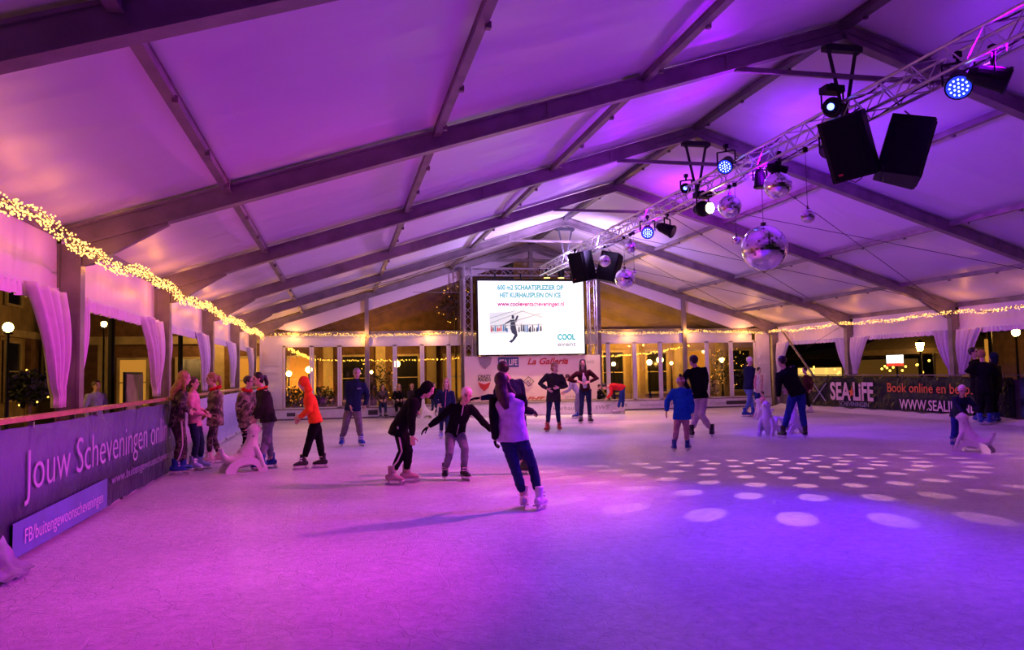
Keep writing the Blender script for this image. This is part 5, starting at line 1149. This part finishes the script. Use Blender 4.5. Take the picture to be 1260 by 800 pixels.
# ================================================================== light
MAG, VIO, PUR, PNK, LAV = (1, .02, .50), (.10, 0, 1), (.33, 0, 1), (1, .10, .52), (.55, .33, 1)
def spot(loc, tgt, e, col, ang=70, bl=.8, size=.12): return light('stage_wash', 'SPOT', loc, e, col, tgt, size, ang, bl)
spot((-4.5, 5.6, 4.6), (-9.8, 7.0, 0), 900, MAG, 72)
spot((-1.0, 10.5, 4.9), (-8.2, 11.0, 0), 1900, PNK, 80)
spot((-.5, 17, 4.9), (-7, 19, 0), 1000, (1, .30, .80), 95)
spot((0, 8.4, 4.8), (-3.8, 8.2, 0), 1600, VIO, 62)
spot((-.4, 4.5, 5.0), (-4.4, 4.6, 0), 1400, (.16, 0, 1), 100)
spot((0, 13.9, 5.0), (-2.2, 16, 0), 2100, VIO, 75)
spot((0, 17.9, 5.0), (4.4, 17.6, 0), 5200, VIO, 50)
spot((0, 22.5, 5.0), (0, 25, 0), 800, (1, .22, .55), 110)
spot((2.5, 12, 5.0), (5, 10, 0), 180, (.8, .06, .8), 110)
# uplights that wash the roof
def up(loc, tgt, e, c, a=160): return light('roof_wash', 'SPOT', loc, e, c, tgt, .15, a, .9)
PU2 = (.22, .012, 1)
up((0, 7.5, 5.0), (-6, 8, 6.0), 420, PUR); up((0, 12.5, 5.0), (-6, 13, 6.0), 480, PUR); up((0, 17.5, 5.0), (-5, 18, 6.0), 420, PUR); up((0, 8, 5.0), (6, 9, 6.0), 640, PU2); up((0, 13, 5.0), (6, 14, 6.0), 640, PU2); up((0, 18.5, 5.0), (6, 20, 6.0), 760, (.45, .02, 1)); up((0, 24.5, 5.0), (-3, 26.0, 7), 1500, LAV, 140); up((0, 24.5, 5.0), (3, 26.5, 7), 1200, LAV, 130); up((0, 21.5, 5.0), (-3, 22.0, 7), 650, LAV, 150)
for y_ in (5, 11, 17, 24): light('facade_fill', 'POINT', (-18.0, y_, 3.1), 300, (1, .52, .16), size=.09)  # added lights without fixtures, brighten the ochre facade on the left
light('facade_fill', 'POINT', (-12.5, 36.3, 3.6), 160, (1, .5, .14), size=.09); light('facade_fill', 'POINT', (-5.2, 36.3, 3.4), 160, (1, .5, .14), size=.09); light('facade_fill', 'POINT', (5.3, 34.4, 2.9), 240, (1, .48, .08), size=.09); light('facade_fill', 'POINT', (8.6, 34.4, 2.6), 90, (1, .48, .08), size=.09); light('facade_fill', 'POINT', (13.6, 17.2, 2.6), 50, (1, .5, .1), size=.06)  # added point lights for the rear facades and the hut wall
light('facade_fill', 'POINT', (-4, 35.8, 6.3), 30, (1, .55, .25), size=.09)  # added light, warms the upper brick seen through the gable glass
light('facade_fill', 'POINT', (5, 34.0, 6.3), 30, (1, .55, .2), size=.09)  # same added light for the upper wall on the right
# mirror ball reflections: one lamp whose beam is broken into rows of dots
d = bpy.data.lights.new('ball_reflections', 'POINT'); d.energy = 640; d.color = (1, .40, .52); d.shadow_soft_size = .02; d.use_nodes = True
o = bpy.data.objects.new('ball_reflections', d); link(o); o.location = (0, 12.7, 3.22)
nt = d.node_tree; E_ = nt.nodes['Emission']; tc = N(nt, 'ShaderNodeTexCoord'); sp_ = N(nt, 'ShaderNodeSeparateXYZ'); L(nt, tc.outputs['Normal'], sp_.inputs[0])
def mth(op, a, b_=None, c=None):
    n = N(nt, 'ShaderNodeMath', operation=op)
    for i, x in enumerate((a, b_, c)):
        if x is None: continue
        if isinstance(x, (int, float)): n.inputs[i].default_value = x
        else: L(nt, x, n.inputs[i])
    return n.outputs[0]
zz = mth('ABSOLUTE', sp_.outputs['Z']); th = mth('ARCCOSINE', mth('MINIMUM', zz, .9999)); ph_ = mth('ARCTAN2', sp_.outputs['Y'], sp_.outputs['X'])
dt = radians(8.0); row = mth('FLOOR', mth('DIVIDE', th, dt)); tcen = mth('MULTIPLY', mth('ADD', row, .5), dt); sn = mth('SINE', tcen)
cnt = mth('MAXIMUM', mth('ROUND', mth('DIVIDE', mth('MULTIPLY', sn, 2*pi), dt*1.05)), 1.0)
fu = mth('MULTIPLY', mth('DIVIDE', ph_, 2*pi), cnt); fr_ = mth('SUBTRACT', mth('FRACT', mth('ADD', fu, mth('MULTIPLY', row, .37))), .5)
du = mth('MULTIPLY', mth('DIVIDE', fr_, cnt), mth('MULTIPLY', sn, 2*pi)); dv = mth('SUBTRACT', th, tcen)
r2 = mth('ADD', mth('MULTIPLY', du, du), mth('MULTIPLY', dv, dv)); r = mth('SQRT', r2)
mk = N(nt, 'ShaderNodeMapRange'); mk.interpolation_type = 'SMOOTHSTEP'; mk.inputs['From Min'].default_value = radians(2.2); mk.inputs['From Max'].default_value = radians(1.5); L(nt, r, mk.inputs['Value'])
st_ = mth('MULTIPLY', mk.outputs[0], mth('MULTIPLY', mth('LESS_THAN', sp_.outputs['Z'], 0), mth('MULTIPLY', mth('LESS_THAN', th, radians(66)), mth('LESS_THAN', sp_.outputs['Y'], .12))))
L(nt, st_, E_.inputs['Strength'])
# ---- world and picture
w = bpy.data.worlds.new('night'); SC.world = w; w.use_nodes = True; bg = w.node_tree.nodes['Background']; bg.inputs[0].default_value = (.10, .08, .12, 1); bg.inputs[1].default_value = .05
SC.view_settings.view_transform = 'Standard'; SC.view_settings.look = 'None'; SC.view_settings.gamma = 1; SC.view_settings.exposure = 0; SC.view_settings.use_curve_mapping = False
SC.cycles.use_denoising = True
SC.cycles.max_bounces = 6; SC.cycles.diffuse_bounces = 4; SC.cycles.glossy_bounces = 3; SC.cycles.transparent_max_bounces = 8
SC.cycles.sample_clamp_indirect = 6; SC.cycles.sample_clamp_direct = 0; SC.cycles.caustics_reflective = False; SC.cycles.caustics_refractive = False
